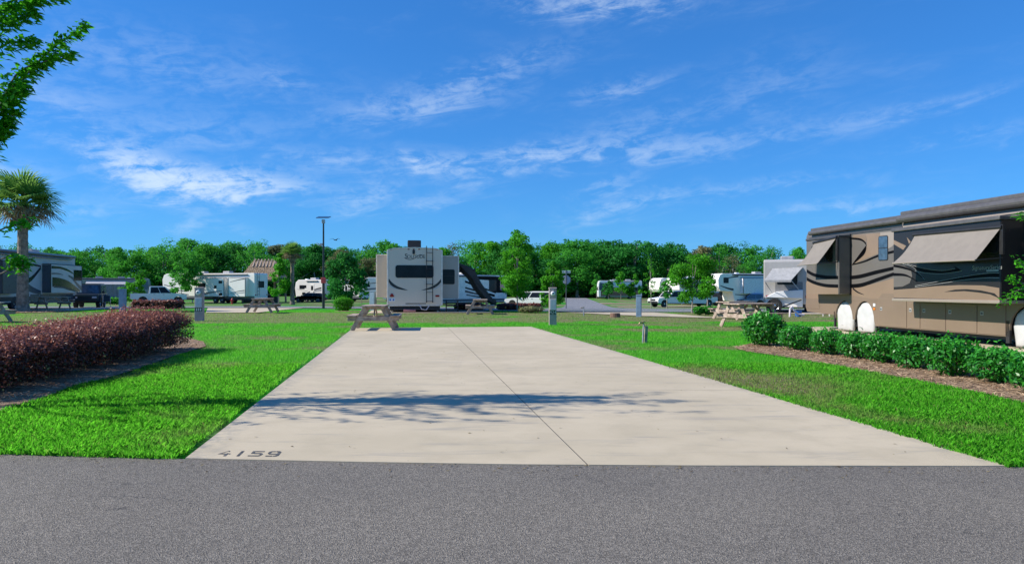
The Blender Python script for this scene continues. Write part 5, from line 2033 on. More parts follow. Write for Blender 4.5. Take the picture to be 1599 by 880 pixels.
# ---- the beige trailer seen from behind
def beige_trailer():
    base = gp(648, 488)
    M_BEIGE = mat('warm_grey_gelcoat', (0.76, 0.64, 0.50), 0.35, var=.03, scale=1)
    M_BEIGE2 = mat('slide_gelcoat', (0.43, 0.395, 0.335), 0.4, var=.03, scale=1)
    M_EDGE = mat('cream_edge_trim', (0.78, 0.72, 0.62), 0.4)
    s = base.y / F
    rz = math.atan2(math.cos(AX), -math.sin(AX))            # forward, away from the camera
    root = empty('fifth_wheel_trailer', base, rz, 'beige fifth-wheel trailer seen from behind in the middle', 'trailer')
    # local x forward (away), y = left (photo left)
    rp = lambda px, py, x=0.0: ray_plane(root, 0, x, px, py)
    yl, yr_ = rp(606, 440).y, rp(690.5, 440).y
    zt = rp(648, 387).z
    zl = rp(648, 477).z
    L = 10.5
    cs = [(yr_, zl), (yr_, zt - .10), (yr_ + .35, zt - .02), ((yl + yr_) / 2, zt + .02), (yl - .35, zt - .02), (yl, zt - .10), (yl, zl)]
    MB().prism(cs, 0, L, axis=0).build('body', M_BEIGE, root, .05, segs=3)
    for y in (yl, yr_):
        MB().box(-.02, .05, y - .045, y + .045, zl + .02, zt - .12).build('corner_trim', M_EDGE, root, .015)
    MB().box(-.018, .04, yr_ + .04, yl - .04, zl - .02, zl + .035).build('lower_trim', M_EDGE, root, .01)
    tr = MB()
    tr.prism([(yr_ + .02, zt - .13), (yr_ + .36, zt - .045), ((yl + yr_) / 2, zt - .005), (yl - .36, zt - .045), (yl - .02, zt - .13), (yl - .02, zt - .09), (yl - .35, zt + .0), ((yl + yr_) / 2, zt + .045), (yr_ + .35, zt + .0), (yr_ + .02, zt - .09)], -.025, .06, axis=0)
    tr.build('roof_trim', M_EDGE, root)
    # rear window
    q0, q1 = rp(618, 433.5), rp(677.5, 414)
    pane(root, 0, 0.0, q1.y, q0.y, q0.z, q1.z, -1, M_GLASS, .13, 'rear_window', thick=.02)
    # marker lights
    for px in (611, 638.5, 646.5, 655, 683):
        q = rp(px, 389)
        MB().box(-.02, .0, q.y - .055, q.y + .055, q.z - .025, q.z + .025).build('marker_light', M_REDLENS, root, .01)
    for py in (391.8, 394.8):
        q = rp(646.5, py)
        MB().lathe([(.05, 0), (.05, -.04), (.075, -.05), (.02, -.06)], (0, q.y, q.z), axis=0, n=10).build('rear_camera', M_BLACK, root)
    # lettering
    q = rp(648, 400.5)
    m_ink = mat('letter_black', (.012, .014, .016), .4)
    for txt, size, px, py in (('S', .40, 634.8, 400.0), ('OLITUDE', .27, 650.3, 400.8)):
        t = obj('name_lettering', text_mesh(txt, size, space=.93), m_ink, root)
        q = rp(px, py)
        t.location = (-.006, q.y, q.z)
        t.rotation_euler = (R(90), 0, R(-90))
    for pts, w0 in (([(631, 402.5), (640, 405), (648, 403), (655, 398.2), (663, 397.5)], [.3, 1.0, .9, .9, .3]),):
        band(root, 0, 0, -1, pts, w0, m_ink, 'name_flourish', .005)
    # swooshes
    M_SW = mat('dark_swoosh', (.022, .022, .024), .3)
    M_SW2 = mat('pale_swoosh', (.55, .54, .52), .3)
    cl = None
    decal(root, 0, 0, -1, catmull([(607.5, 434.5), (613, 441), (621, 446.5), (630, 450), (638, 453)], 5) + catmull([(638, 453), (627, 452), (618, 449.5), (611, 445), (607.5, 440)], 5)[1:], M_SW, 'swoosh', .004)
    decal(root, 0, 0, -1, catmull([(608, 442), (612, 446.5), (618, 450), (624, 451.5)], 5) + catmull([(624, 451.5), (617, 451), (611, 448), (608, 444)], 5)[1:], M_SW2, 'swoosh', .005)
    decal(root, 0, 0, -1, catmull([(689.5, 434.5), (684, 441), (676, 446.5), (667, 450), (658, 453)], 5) + catmull([(658, 453), (669, 452), (678, 449.5), (685, 445), (689.5, 440)], 5)[1:], M_SW, 'swoosh', .004)
    decal(root, 0, 0, -1, catmull([(689, 442), (685, 446.5), (679, 450), (673, 451.5)], 5) + catmull([(673, 451.5), (680, 451), (686, 448), (689, 444)], 5)[1:], M_SW2, 'swoosh', .005)
    # ladder
    la, lb = rp(666.5, 440).y, rp(676, 440).y
    zt2, zb2 = zt + .12, rp(670, 471.5).z
    lad = empty('ladder', (0, 0, 0))
    lad.parent = root
    for y in (la, lb):
        MB().tube([(-.16, y, zb2), (-.17, y, zt - .2), (-.17, y, zt + .10), (.25, y, zt + .12)], .022, 6).build('rail', M_BLACK, lad)
    for py in (394.5, 407.5, 420, 432.5, 443.5, 456, 470):
        z = rp(670, py).z
        MB().tube([(-.17, la, z), (-.17, lb, z)], .016, 6).build('rung', M_BLACK, lad)
    for py in (407.5, 443.5, 471):
        z = rp(670, py).z
        for y in (la, lb):
            MB().box(-.18, .0, y - .03, y + .03, z - .03, z + .03).build('standoff', M_BLACK, lad)
    # lights and licence plate
    for px in (612.5, 683.5):
        q = rp(px, 461.8)
        MB().prism(rrect(q.y - .12, q.y + .12, q.z - .055, q.z + .055, .05), -.03, .0, axis=0).build('tail_light', M_REDLENS, root)
    q = rp(612.5, 460)
    MB().lathe([(.08, 0), (.08, -.035), (.03, -.045)], (0, q.y, q.z), axis=0, n=10).build('stop_light', M_REDLENS, root)
    q = rp(612.5, 467.8)
    pl = MB().box(-.02, .0, q.y - .18, q.y + .18, q.z - .10, q.z + .10).build('licence_plate', M_WHITE, root, .004)
    mk = MB()
    for a_ in (-.13, .05):
        mk.box(-.024, -.02, q.y + a_, q.y + a_ + .085, q.z - .05, q.z + .045)
    mk.build('plate_marks', mat('plate_blue', (.05, .16, .45), .5), pl)
    mk = MB()
    q0 = rp(634, 473.8); q1 = rp(666, 473.8)
    nn = 26
    for i_ in range(nn):
        ya = q0.y + (q1.y - q0.y) * i_ / nn
        yb = q0.y + (q1.y - q0.y) * (i_ + .7) / nn
        mk.box(-.0065, -.0045, min(ya, yb), max(ya, yb), q0.z - .03, q0.z + .03)
    mk.build('fine_print', m_ink, root)
    # slide-outs
    q0, q1 = rp(588, 464.5, 1.2), rp(606, 398.5, 1.2)
    sl = MB().box(1.2, 5.5, yl - .02, q0.y, q0.z, q1.z).build('slide_out', M_BEIGE2, root, .02)
    MB().box(1.17, 1.24, q0.y - .05, q0.y + .012, q0.z, q1.z + .06).build('corner_trim', M_EDGE, sl)
    MB().box(1.17, 5.5, yl, q0.y + .02, q1.z, q1.z + .05).build('slide_roof', M_EDGE, sl)
    q0, q1 = rp(691, 466, .7), rp(717, 400.5, .7)
    sr = MB().box(.7, 5.5, q1.y, yr_ + .02, q0.z, q1.z).build('slide_out', M_BEIGE2, root, .02)
    MB().box(.67, .74, q1.y - .012, q1.y + .05, q0.z, q1.z + .06).build('corner_trim', M_EDGE, sr)
    MB().box(.67, 5.5, q1.y - .02, yr_, q1.z, q1.z + .05).build('slide_roof', M_EDGE, sr)
    a0, a1 = rp(690.5, 443.5, .7), rp(710.5, 420.5, .7)
    pane(sr, 0, .7, a1.y, a0.y - .02, a0.z, a1.z, -1, M_GLASS, .08, split=.55)
    # air conditioner
    q0, q1 = rp(637, 385, 2.5), rp(658, 375, 2.5)
    MB().box(2.5, 3.7, q1.y, q0.y, zt - .02, q1.z).build('air_conditioner', M_BLACK, root, .05)
    # underbody
    MB().box(.10, L, yr_ + .10, yl - .10, zl - .28, zl + .0).build('underbelly', M_BLACK, root)
    MB().box(.0, .12, yr_ + .12, yl - .12, zl - .26, zl - .16).build('bumper', M_BLACK, root, .02)
    for y in (yl - .22, yr_ + .22):
        wheel(root, 3.6, y, .40, .26, 1)
        wheel(root, 4.6, y, .40, .26, 1)
        MB().box(.35, .47, y - .05, y + .05, 0, zl - .2).build('stabiliser_leg', M_STEEL, root)
        MB().box(.30, .52, y - .13, y + .13, 0, .02).build('stabiliser_foot', M_STEEL, root)
    st = MB()
    q = rp(706, 480, .9)
    for i in range(3):
        st.box(.5 + i * .16, 1.0, q.y - .35, q.y + .35, .15 + i * .2, .19 + i * .2)
    st.box(.5, 1.0, q.y - .36, q.y - .32, 0, .7)
    st.box(.5, 1.0, q.y + .32, q.y + .36, 0, .7)
    st.build('entry_steps', M_BLACK, root)
    q = rp(640, 486)
    MB().tube([(-.06, q.y + .35, .12), (-.06, q.y - .35, .12)], .09, 10).build('sewer_pipe', mat('pink_pipe', (.38, .16, .15), .5), root)
    MB().tube([(.05, q.y - .5, .55), (-.08, q.y - .7, .2), (-.1, q.y - .95, .16), (.05, q.y - 1.2, .5)], .03, 8).build('water_hose', M_PEDPALE, root)
    # awning folded down on the right flank
    M_AWNB = mat('black_awning_cloth', (.055, .052, .050), .8, var=.2, scale=3, bump=.3, bscale=14)
    A0 = rp(718, 411, 1.2); B0 = rp(741, 421, 1.2); C0 = rp(776, 474, 1.2)
    far = 4.2
    mb = MB()
    prof = [(A0.y, A0.z), ((A0.y + B0.y) / 2, (A0.z + B0.z) / 2 + .04), (B0.y, B0.z), (rp(752, 442, 1.2).y, rp(752, 442, 1.2).z), (rp(765, 460, 1.2).y, rp(765, 460, 1.2).z), (C0.y, C0.z)]
    thick = [.10, .42, .55, .50, .42, .10]
    ring = [(p[0], p[1] + .02) for p in prof] + [(prof[i][0] + .35 * thick[i], prof[i][1] - thick[i] * .75) for i in range(len(prof) - 1, -1, -1)]
    mb.prism(ring, 1.2, far, axis=0)
    aw = mb.build('awning', M_AWNB, root, .05)
    MB().tube([(1.15, B0.y, B0.z), (far + .05, B0.y, B0.z)], .07, 8).build('awning_roller', M_BLACK, aw)
    for x in (1.2, far):
        MB().bar((x, A0.y + .05, A0.z), (x, C0.y, C0.z), .04, .05).build('awning_arm', M_BLACK, aw)
    for dx, dpx in ((1.2, 786), (1.2, 795), (far, 790)):
        q = rp(dpx, 488, dx)
        MB().tube([(dx, C0.y + .1, C0.z + .1), (dx - .2, q.y, 0.0)], .012, 5).build('guy_rope', M_BLACK, aw)
    return root


beige_trailer()
# ------------------------------------------------------------------ generic campers
M_GREYBAND = mat('grey_band', (.20, .20, .21), .4)
M_DKBAND = mat('dark_band', (.035, .035, .04), .35)
M_MIDBAND = mat('mid_grey_band', (.33, .33, .34), .4)
M_SKIRT = mat('grey_skirt', (.12, .12, .125), .5)
M_BLUEBLACK = mat('blue_black_paint', (.014, .017, .026), .18, coat=.6)


def camper(name, label, cat, loc, rz, L, W, H, kind, body, side, wheels, windows=(), slides=(), stripes=(), acs=(.4,), skirt=M_SKIRT, floor=.55, ladder=False, door=None, awning_tube=True, rim=None, group=None):
    """box-bodied camper; local x forward, origin in the middle on the ground; side = which flank the photo shows"""
    root = empty(name, loc, rz, label, cat, group)
    h = L / 2
    if kind == 'fifth':
        prof = [(-h, floor), (-h, H - .12), (-h + .12, H), (h - .7, H), (h - .25, H - .18), (h, H - .75), (h - .06, H * .56), (h - .35, H * .47), (h - 2.1, H * .45), (h - 2.35, floor + .1), (h - 2.6, floor)]
    elif kind == 'trailer':
        prof = [(-h, floor), (-h, H - .12), (-h + .12, H), (h - .6, H), (h - .15, H - .35), (h, H * .62), (h - .2, floor + .1), (h - .3, floor)]
    else:
        prof = [(-h, floor - .1), (-h, H - .15), (-h + .15, H), (h - .5, H), (h - .2, H - .12), (h - .02, H - .7), (h, H * .42), (h - .04, floor - .1)]
    MB().prism(prof, -W / 2, W / 2, axis=1).build('body', body, root, .05, segs=3)
    S = side * W / 2
    MB().box(-h + .05, h - (2.7 if kind == 'fifth' else .4), -W / 2 + .12, W / 2 - .12, floor - .22, floor + .02).build('chassis', M_BLACK, root)
    MB().box(-h + .02, h - (2.7 if kind == 'fifth' else .45), S - .01 if side < 0 else S - .004, S + .004 if side < 0 else S + .01, floor, floor + .28).build('skirt_band', skirt, root)
    for x in wheels:
        for sy in (-1, 1):
            wheel(root, x, sy * (W / 2 - .16), .38, .24, sy, rim)
        pts = [(x + .47 * math.cos(math.pi * j / 12), floor - .12 + (.42) * math.sin(math.pi * j / 12)) for j in range(13)]
        y0, y1 = sorted((S + side * .004, S + side * .013))
        MB().prism(pts, y0, y1, axis=1).build('wheel_arch', M_BLACK, root)
    if kind == 'fifth':
        for sy in (-1, 1):
            MB().box(h - 2.95, h - 2.85, sy * .8 - .05, sy * .8 + .05, 0, floor + .2).build('landing_leg', M_STEEL, root)
        MB().bar((h - 1.2, 0, H * .45), (h - 1.2, 0, H * .33), .3, .3, (1, 0, 0)).build('hitch_pin', M_BLACK, root)
    if kind == 'trailer':
        MB().bar((h - .3, .4, floor - .1), (h + 1.1, 0, floor - .1), .1, .1).build('tow_bar', M_BLACK, root)
        MB().bar((h - .3, -.4, floor - .1), (h + 1.1, 0, floor - .1), .1, .1).build('tow_bar', M_BLACK, root)
        MB().box(h + .05, h + .55, -.3, .3, floor, floor + .55).build('gas_cover', M_WHITE_GEL, root, .05)
    if kind == 'coach':
        ws = MB().prism([(h - .30, H - .35), (h - .10, H - .42), (h + .012, H * .48), (h - .10, H * .48)], -W / 2 + .12, W / 2 - .12, axis=1).build('windshield', M_GLASS, root)
        y0, y1 = sorted((S, S + side * .014))
        MB().prism([(h - 1.25, H - .55), (h - .28, H - .42), (h - .10, H * .52), (h - .5, H * .46), (h - 1.25, H * .52)], y0, y1, axis=1).build('cab_window', M_GLASSBLUE, root)
        MB().bar((h - .1, S, H * .66), (h + .25, S + side * .28, H * .62), .05, .05).build('mirror_arm', M_BLACK, root)
        MB().box(h + .15, h + .3, S + side * .28 - .1, S + side * .28 + .1, H * .5, H * .66).build('mirror', M_BLACK, root, .03)
        for sy in (-1, 1):
            MB().box(h - .04, h + .02, sy * (W / 2 - .4) - .2, sy * (W / 2 - .4) + .2, .75, .95).build('headlight', M_PEDPALE, root, .03)
    slide_objs = []
    for (x0, x1, z0, z1, d, m) in slides:
        y0, y1 = sorted((S - side * .02, S + side * d))
        so = MB().box(x0, x1, y0, y1, z0, z1).build('slide_out', m or body, root, .02)
        yo = S + side * d
        a, b = sorted((yo - side * .02, yo + side * .012))
        MB().box(x0 - .03, x0 + .04, a, b, z0, z1).build('corner_trim', M_DKBAND, so)
        MB().box(x1 - .04, x1 + .03, a, b, z0, z1).build('corner_trim', M_DKBAND, so)
        MB().box(x0 - .02, x1 + .02, min(S, yo), max(S, yo), z1, z1 + .05).build('slide_topper', M_DKBAND, so)
        slide_objs.append((so, yo, x0, x1))
    for (x0, x1, z0, z1, *rest) in windows:
        pl = S
        par = root
        for so, yo, a, b in slide_objs:
            if a <= x0 and x1 <= b:
                pl = yo
                par = so
        pane(par, 1, pl, x0, x1, z0, z1, side, rest[0] if rest else M_GLASS, .06)
    for (m, top, bot) in stripes:
        xm = sum(p[0] for p in top) / len(top)
        pl = S
        par = root
        for so, yo, a, b in slide_objs:
            if min(p[0] for p in top + bot) >= a and max(p[0] for p in top + bot) <= b:
                pl = yo
                par = so
        o = swoosh(root, pl, side, top, bot, m, .006 + .001 * random.random())
        o.parent = par
    for fx in acs:
        x = -h + L * fx
        MB().box(x - .5, x + .5, -.38, .38, H - .01, H + .28).build('air_conditioner', M_MIDBAND, root, .07)
    x = -h + L * .7
    MB().box(x - .22, x + .22, .2, .62, H - .01, H + .14).build('roof_vent', M_WHITE_GEL, root, .03)
    if awning_tube:
        yo = S + side * .08
        MB().tube([(-h + 1.0, yo, H - .16), (h - 2.0, yo, H - .16)], .07, 8).build('awning_tube', M_DKBAND, root)
    if door:
        x0, z1 = door
        y0, y1 = sorted((S - side * .01, S + side * .016))
        dd = MB().box(x0, x0 + .72, y0, y1, floor + .05, z1).build('door', body, root, .01)
        y0, y1 = sorted((S, S + side * .024))
        MB().box(x0 + .18, x0 + .54, y0, y1, z1 - .85, z1 - .25).build('door_window', M_GLASS, dd)
        MB().box(x0 + .05, x0 + .12, y0, y1 + .01, z1 - 1.2, z1 - 1.02).build('door_handle', M_BLACK, dd)
    if ladder:
        lad = empty('ladder', (0, 0, 0))
        lad.parent = root
        for y in (-.2, .2):
            yy = y + side * (W / 2 - .55)
            MB().tube([(-h - .12, yy, floor + .3), (-h - .12, yy, H + .1), (-h + .3, yy, H + .1)], .02, 6).build('rail', M_BLACK, lad)
        for i in range(6):
            z = floor + .5 + i * (H - floor - .6) / 6
            yy = side * (W / 2 - .55)
            MB().tube([(-h - .12, yy - .2, z), (-h - .12, yy + .2, z)], .016, 6).build('rung', M_BLACK, lad)
    # rear end: window and lights
    pane(root, 0, -h, -.55, .55, H * .52, H * .74, -1, M_GLASS, .08, 'rear_window')
    for sy in (-1, 1):
        MB().box(-h - .02, -h + .01, sy * (W / 2 - .2) - .08, sy * (W / 2 - .2) + .08, floor + .35, floor + .5).build('tail_light', M_REDLENS, root)
    return root


def ends(p, q):
    """centre, heading and length of a thing whose flank runs from p (rear) to q (front)"""
    d = q - p
    return math.atan2(d.y, d.x), d.length


def flank(px0, py0, px1, py1, W, side):
    """place a camper so that its visible flank stands on the ground between two photo points, rear first"""
    a, b = gp(px0, py0), gp(px1, py1)
    rz, L = ends(a, b)
    m = (a + b) / 2
    left = Vector((-math.sin(rz), math.cos(rz), 0))
    c = m - left * (side * W / 2)
    c.z = min(a.z, b.z)
    return c, rz, L


def flank2(px0, y0, px1, y1, W, side):
    """the same with the two distances given"""
    a = Vector(((px0 - CX) / F * y0, y0, 0)); b = Vector(((px1 - CX) / F * y1, y1, 0))
    a.z = float(gz(a.x, a.y)); b.z = float(gz(b.x, b.y))
    rz, L = ends(a, b)
    left = Vector((-math.sin(rz), math.cos(rz), 0))
    c = (a + b) / 2 - left * (side * W / 2)
    c.z = min(a.z, b.z)
    return c, rz, L


def wave(x0, x1, z0, z1, t0=.10, t1=.02, bow=.2):
    """a tapering swoosh as top and bottom point lists"""
    xs = [x0 + (x1 - x0) * k / 4 for k in range(5)]
    zs = [z0 + (z1 - z0) * (k / 4) ** (1 + bow * 2) for k in range(5)]
    th = [t0 + (t1 - t0) * k / 4 for k in range(5)]
    return [(x, z + t) for x, z, t in zip(xs, zs, th)], [(x, z - t) for x, z, t in zip(xs, zs, th)]


# ---- dark coach at the left edge, its rear far away behind the palm
def dark_coach():
    far = Vector(((118 - CX) / F * 54.0, 54.0, 0))
    d = Vector((math.sin(AX), -math.cos(AX), 0))
    L, W, H = 13.0, 2.55, 3.85
    M_SIDE = mat('coach_silver', (.55, .53, .50), .3, var=.05, scale=1, coat=.3)
    M_SIDE2 = mat('coach_grey_blue', (.07, .08, .10), .3, coat=.3)
    c = far + d * (L / 2) - Vector((math.cos(AX), math.sin(AX), 0)) * (W / 2)
    c.z = 0.03
    rz = math.atan2(d.y, d.x)
    h = L / 2
    S = W / 2
    root = camper('motorhome', 'dark grey-blue motorhome with swooping stripes behind the big palm', 'motorhome', c, rz, L, W, H, 'coach', M_SIDE, 1,
                  [-h + 7.4, -h + 8.5], [(-h + .25, -h + 1.55, 1.95, 2.75), (-h + 6.8, -h + 8.6, 2.0, 2.8)],
                  [(-h + .2, -h + 5.0, 1.05, 3.05, .55, None), (-h + 9.0, -h + 11, 1.05, 3.05, .55, M_SIDE2)], [], (.3, .7), M_DKBAND, .55, True)
    yo = S + .55
    for m, top, bot in (
        (M_BLUEBLACK, [(-h + 4.9, 2.95), (-h + 3.6, 2.92), (-h + 2.4, 2.75), (-h + 1.5, 2.45)], [(-h + 4.9, 2.75), (-h + 3.6, 2.76), (-h + 2.4, 2.60), (-h + 1.5, 2.42)]),
        (M_BLUEBLACK, [(-h + 4.8, 2.15), (-h + 3.6, 2.1), (-h + 2.2, 1.85), (-h + .5, 1.25)], [(-h + 4.8, 1.50), (-h + 3.6, 1.45), (-h + 2.2, 1.22), (-h + .5, 1.08)]),
        (M_DKBAND, [(-h + 4.6, 1.55), (-h + 3.2, 1.5), (-h + 1.8, 1.3), (-h + .9, 1.1)], [(-h + 4.6, 1.42), (-h + 3.2, 1.38), (-h + 1.8, 1.18), (-h + .9, 1.07)]),
        (M_SIDE2, [(-h + 2.4, 2.35), (-h + 1.7, 2.2), (-h + 1.0, 1.8), (-h + .25, 1.5)], [(-h + 2.4, 2.25), (-h + 1.7, 2.0), (-h + 1.0, 1.55), (-h + .25, 1.2)]),
        (M_DKBAND, [(-h + 4.9, 2.45), (-h + 4.0, 2.46), (-h + 3.2, 2.36)], [(-h + 4.9, 2.36), (-h + 4.0, 2.38), (-h + 3.2, 2.33)]),
    ):
        swoosh(root, yo, 1, top, bot, m, .006 + .002 * random.random())
    for m, top, bot in (
        (M_BLUEBLACK, [(-h + 8.9, 1.6), (-h + 7.6, 1.9), (-h + 6.4, 2.2), (-h + 5.2, 2.9)], [(-h + 8.9, 1.1), (-h + 7.6, 1.5), (-h + 6.4, 1.9), (-h + 5.2, 2.7)]),
        (M_BLUEBLACK, [(-h + 9.0, 3.2), (-h + 8.0, 3.0), (-h + 7.2, 2.4), (-h + 6.8, 1.6)], [(-h + 9.0, 2.2), (-h + 8.0, 2.0), (-h + 7.2, 1.5), (-h + 6.8, 1.1)]),
        (M_SIDE2, [(-h + 6.9, 1.7), (-h + 6.2, 1.45), (-h + 5.2, 1.2)], [(-h + 6.9, 1.2), (-h + 6.2, 1.05), (-h + 5.2, .95)]),
        (M_BLUEBLACK, [(-h + 7.0, 3.1), (-h + 6.2, 3.05), (-h + 5.2, 2.95)], [(-h + 7.0, 2.9), (-h + 6.2, 2.9), (-h + 5.2, 2.85)]),
    ):
        swoosh(root, S, 1, top, bot, m, .006 + .002 * random.random())
    for xe in (-h + 5.0, -h + 11.0):
        MB().box(xe - .004, xe + .014, S - .01, S + .53, 1.08, 3.02).build('slide_end_shade', M_SIDE2, root)  # dark sheets on the slide ends put their shade into the colour
    for i in range(5):
        x0 = -h + .4 + i * 1.25
        MB().box(x0, x0 + 1.2, S - .004, S + .016, .48, .98).build('bay_door', M_SIDE2, root, .01)
    MB().box(-h - .10, -h + .02, -S + .1, S - .1, .45, .8).build('bumper', M_SIDE, root, .03)
    MB().tube([(-h + .3, S + .10, H - .12), (h - 1.0, S + .10, H - .12)], .10, 10).build('awning_tube', M_SIDE2, root)
    MB().tube([(-h + 1.0, S + .14, H - .32), (h - 1.0, S + .14, H - .32)], .05, 8).build('awning_tube', M_BLUEBLACK, root)
    return far, d


far_end, dvec = dark_coach()


# ---- cars
def car(name, label, cat, loc, rz, L, W, H, kind, paint, group=None, rim=None, glass=None):
    """local x forward; kind: wagon, hatch, pickup, offroad"""
    root = empty(name, loc, rz, label, cat, group)
    h = L / 2
    gl = glass or M_GLASS
    r = .37 if kind != 'offroad' else .43
    if kind == 'pickup':
        r = .42
    fz = .34 if kind in ('wagon', 'hatch') else .50
    bz = H * (.60 if kind != 'hatch' else .58)
    xf, xb = h - .95, -h + 1.0
    if kind == 'pickup':
        xb = -h + 1.3

    def arch(xc, ra):
        return [(xc + ra * math.cos(math.pi * j / 10), r + ra * math.sin(math.pi * j / 10) * 1.0) for j in range(11)]
    ra = r + .07
    low = [(h, fz + .06), (h, bz - .32), (h - .12, bz - .14)]
    if kind == 'wagon':
        top = [(h - 1.35, bz - .02), (-h + .06, bz), (-h, bz - .12), (-h, fz + .1)]
    elif kind == 'hatch':
        low = [(h, fz + .06), (h, bz - .34), (h - .25, bz - .22)]
        top = [(h - 1.15, bz - .02), (-h + .12, bz + .04), (-h, bz - .12), (-h, fz + .1)]
    elif kind == 'offroad':
        low = [(h, fz + .06), (h, bz - .10), (h - .04, bz - .04)]
        top = [(h - 1.4, bz), (-h + .04, bz), (-h, bz - .06), (-h, fz + .1)]
    else:
        top = [(h - 1.55, bz + .02), (-h + 1.9, bz + .02), (-h + 1.9, bz - .02), (-h + .02, bz - .02), (-h, bz - .06), (-h, fz + .1)]
    prof = low + top + [(xb - ra, fz)] + [(x, z) for x, z in arch(xb, ra)][::-1] + [(xf - ra, fz)] + [(x, z) for x, z in arch(xf, ra)][::-1] + [(xf + ra + .02, fz)]
    MB().prism(prof, -W / 2, W / 2, axis=1).build('body', paint, root, .06 if kind != 'offroad' else .03, segs=3)
    MB().box(-h + .3, h - .3, -W / 2 + .18, W / 2 - .18, fz - .1, fz + .3).build('underbody', M_BLACK, root)
    # cabin
    if kind == 'wagon':
        cab = [(h - 1.40, bz - .03), (h - 2.15, H - .04), (h - 2.5, H), (-h + .45, H), (-h + .22, H - .06), (-h + .05, bz - .02)]
    elif kind == 'hatch':
        cab = [(h - 1.20, bz - .03), (h - 2.0, H - .06), (h - 2.4, H), (-h + .85, H - .02), (-h + .45, H - .10), (-h + .08, bz + .0)]
    elif kind == 'offroad':
        cab = [(h - 1.45, bz - .02), (h - 1.75, H - .03), (h - 1.85, H), (-h + .12, H), (-h + .08, H - .03), (-h + .03, bz - .02)]
    else:
        cab = [(h - 1.60, bz), (h - 2.35, H - .04), (h - 2.6, H), (-h + 2.15, H), (-h + 2.0, H - .06), (-h + 1.92, bz)]
    t = .10
    vs, n = [], len(cab)
    for s_ in (-1, 1):
        for x, z in cab:
            f = (z - bz) / (H - bz)
            vs.append((x, s_ * (W / 2 - .02 - t * max(0, f)), z))
    mb = MB().add(vs, [tuple(range(n)), tuple(range(n, 2 * n))[::-1]] + [(i, n + i, n + (i + 1) % n, (i + 1) % n) for i in range(n)])
    cabin = mb.build('cabin', paint, root, .04)
    # side glass
    x_f = cab[0][0]; x_t = cab[1][0]; x_b = cab[-1][0]; x_bt = cab[-3][0] if kind in ('hatch',) else cab[-2][0]
    zlo, zhi = bz + .03, H - .12
    nwin = {'wagon': 3, 'hatch': 2, 'offroad': 2, 'pickup': 2}[kind]

    def xl(z, a, b):
        return a + (b - a) * (z - bz) / (H - bz)
    for s_ in (-1, 1):
        for k in range(nwin):
            f0, f1 = k / nwin, (k + 1) / nwin
            g = .015
            q = []
            for z, ff in ((zlo, f0 + g), (zlo, f1 - g), (zhi, f1 - g), (zhi, f0 + g)):
                xa = xl(z, x_f, x_t) - .12
                xb_ = xl(z, x_b, x_bt) + .14
                yy = W / 2 - .02 - t * (z - bz) / (H - bz) + .006
                q.append((xa + (xb_ - xa) * ff, s_ * yy, z))
            MB().add(q, [(0, 1, 2, 3)]).build('side_window', gl, cabin)
    zl_, zh_ = bz + .04, H - .1
    for xa, xb_, nm, sgn in ((x_f, x_t, 'windshield', 1), (x_b, x_bt, 'rear_window', -1)):
        q = []
        for z, s_ in ((zl_, -1), (zl_, 1), (zh_, 1), (zh_, -1)):
            q.append((xl(z, xa, xb_) + sgn * .012, s_ * (W / 2 - .18 - t * (z - bz) / (H - bz)), z))
        MB().add(q, [(0, 1, 2, 3)]).build(nm, gl, cabin)
    for s_ in (-1, 1):
        for xc in (xf, xb):
            wheel(root, xc, s_ * (W / 2 - .13), r, .25, s_, rim)
        MB().box(h - .16, h + .012, s_ * (W / 2 - .26) - .17, s_ * (W / 2 - .26) + .17, bz - .36, bz - .2).build('headlight', M_PEDPALE, root, .03)
        MB().box(-h - .012, -h + .1, s_ * (W / 2 - .10) - .09, s_ * (W / 2 - .10) + .095, bz - .42, bz - .10).build('tail_light', M_REDLENS, root, .02)
        MB().box(x_f - .30, x_f - .14, s_ * (W / 2 + .10) - .09, s_ * (W / 2 + .10) + .09, bz + .04, bz + .22).build('mirror', M_BLACK if kind != 'wagon' else paint, root, .03)
        for xx in ((x_f - .9, x_f - 1.9) if kind != 'offroad' else (x_f - 1.0,)):
            MB().box(xx - .1, xx + .1, s_ * W / 2 - .006, s_ * W / 2 + .014, bz - .16, bz - .12).build('door_handle', M_BLACK, root)
    MB().box(h - .05, h + .05, -W / 2 + .08, W / 2 - .08, fz + .02, fz + .24).build('front_bumper', M_BLACK if kind in ('pickup', 'offroad') else paint, root, .04)
    MB().box(-h - .06, -h + .04, -W / 2 + .08, W / 2 - .08, fz + .02, fz + .24).build('rear_bumper', M_DKGREY, root, .04)
    MB().box(h - .03, h + .02, -.5, .5, bz - .42, bz - .2).build('grille', M_BLACK, root, .02)
    if kind == 'pickup':
        MB().box(-h + .08, -h + 1.84, -W / 2 + .08, W / 2 - .08, bz - .045, bz - .012).build('bed_cover', M_BLACK, root)
    if kind == 'offroad':
        for s_ in (-1, 1):
            for xc in (xf, xb):
                pts = [(xc + (ra + .16) * math.cos(math.pi * j / 8), r + .06 + (ra + .06) * math.sin(math.pi * j / 8)) for j in range(9)] + [(xc + ra * math.cos(math.pi * (8 - j) / 8), r + (ra) * math.sin(math.pi * (8 - j) / 8)) for j in range(9)]
                a, b = sorted((s_ * (W / 2 - .05), s_ * (W / 2 + .14)))
                MB().prism(pts, a, b, axis=1).build('fender_flare', M_BLACK, root)
        sp = wheel(root, 0, 0, .40, .25, 1, None, 'spare_wheel')
        sp.rotation_euler = (0, 0, R(90))
        sp.location = (-h - .16, 0, .45)
        MB().box(-h + .1, h - 1.9, -W / 2 + .2, W / 2 - .2, H + .02, H + .06).build('roof_rack', M_BLACK, root)
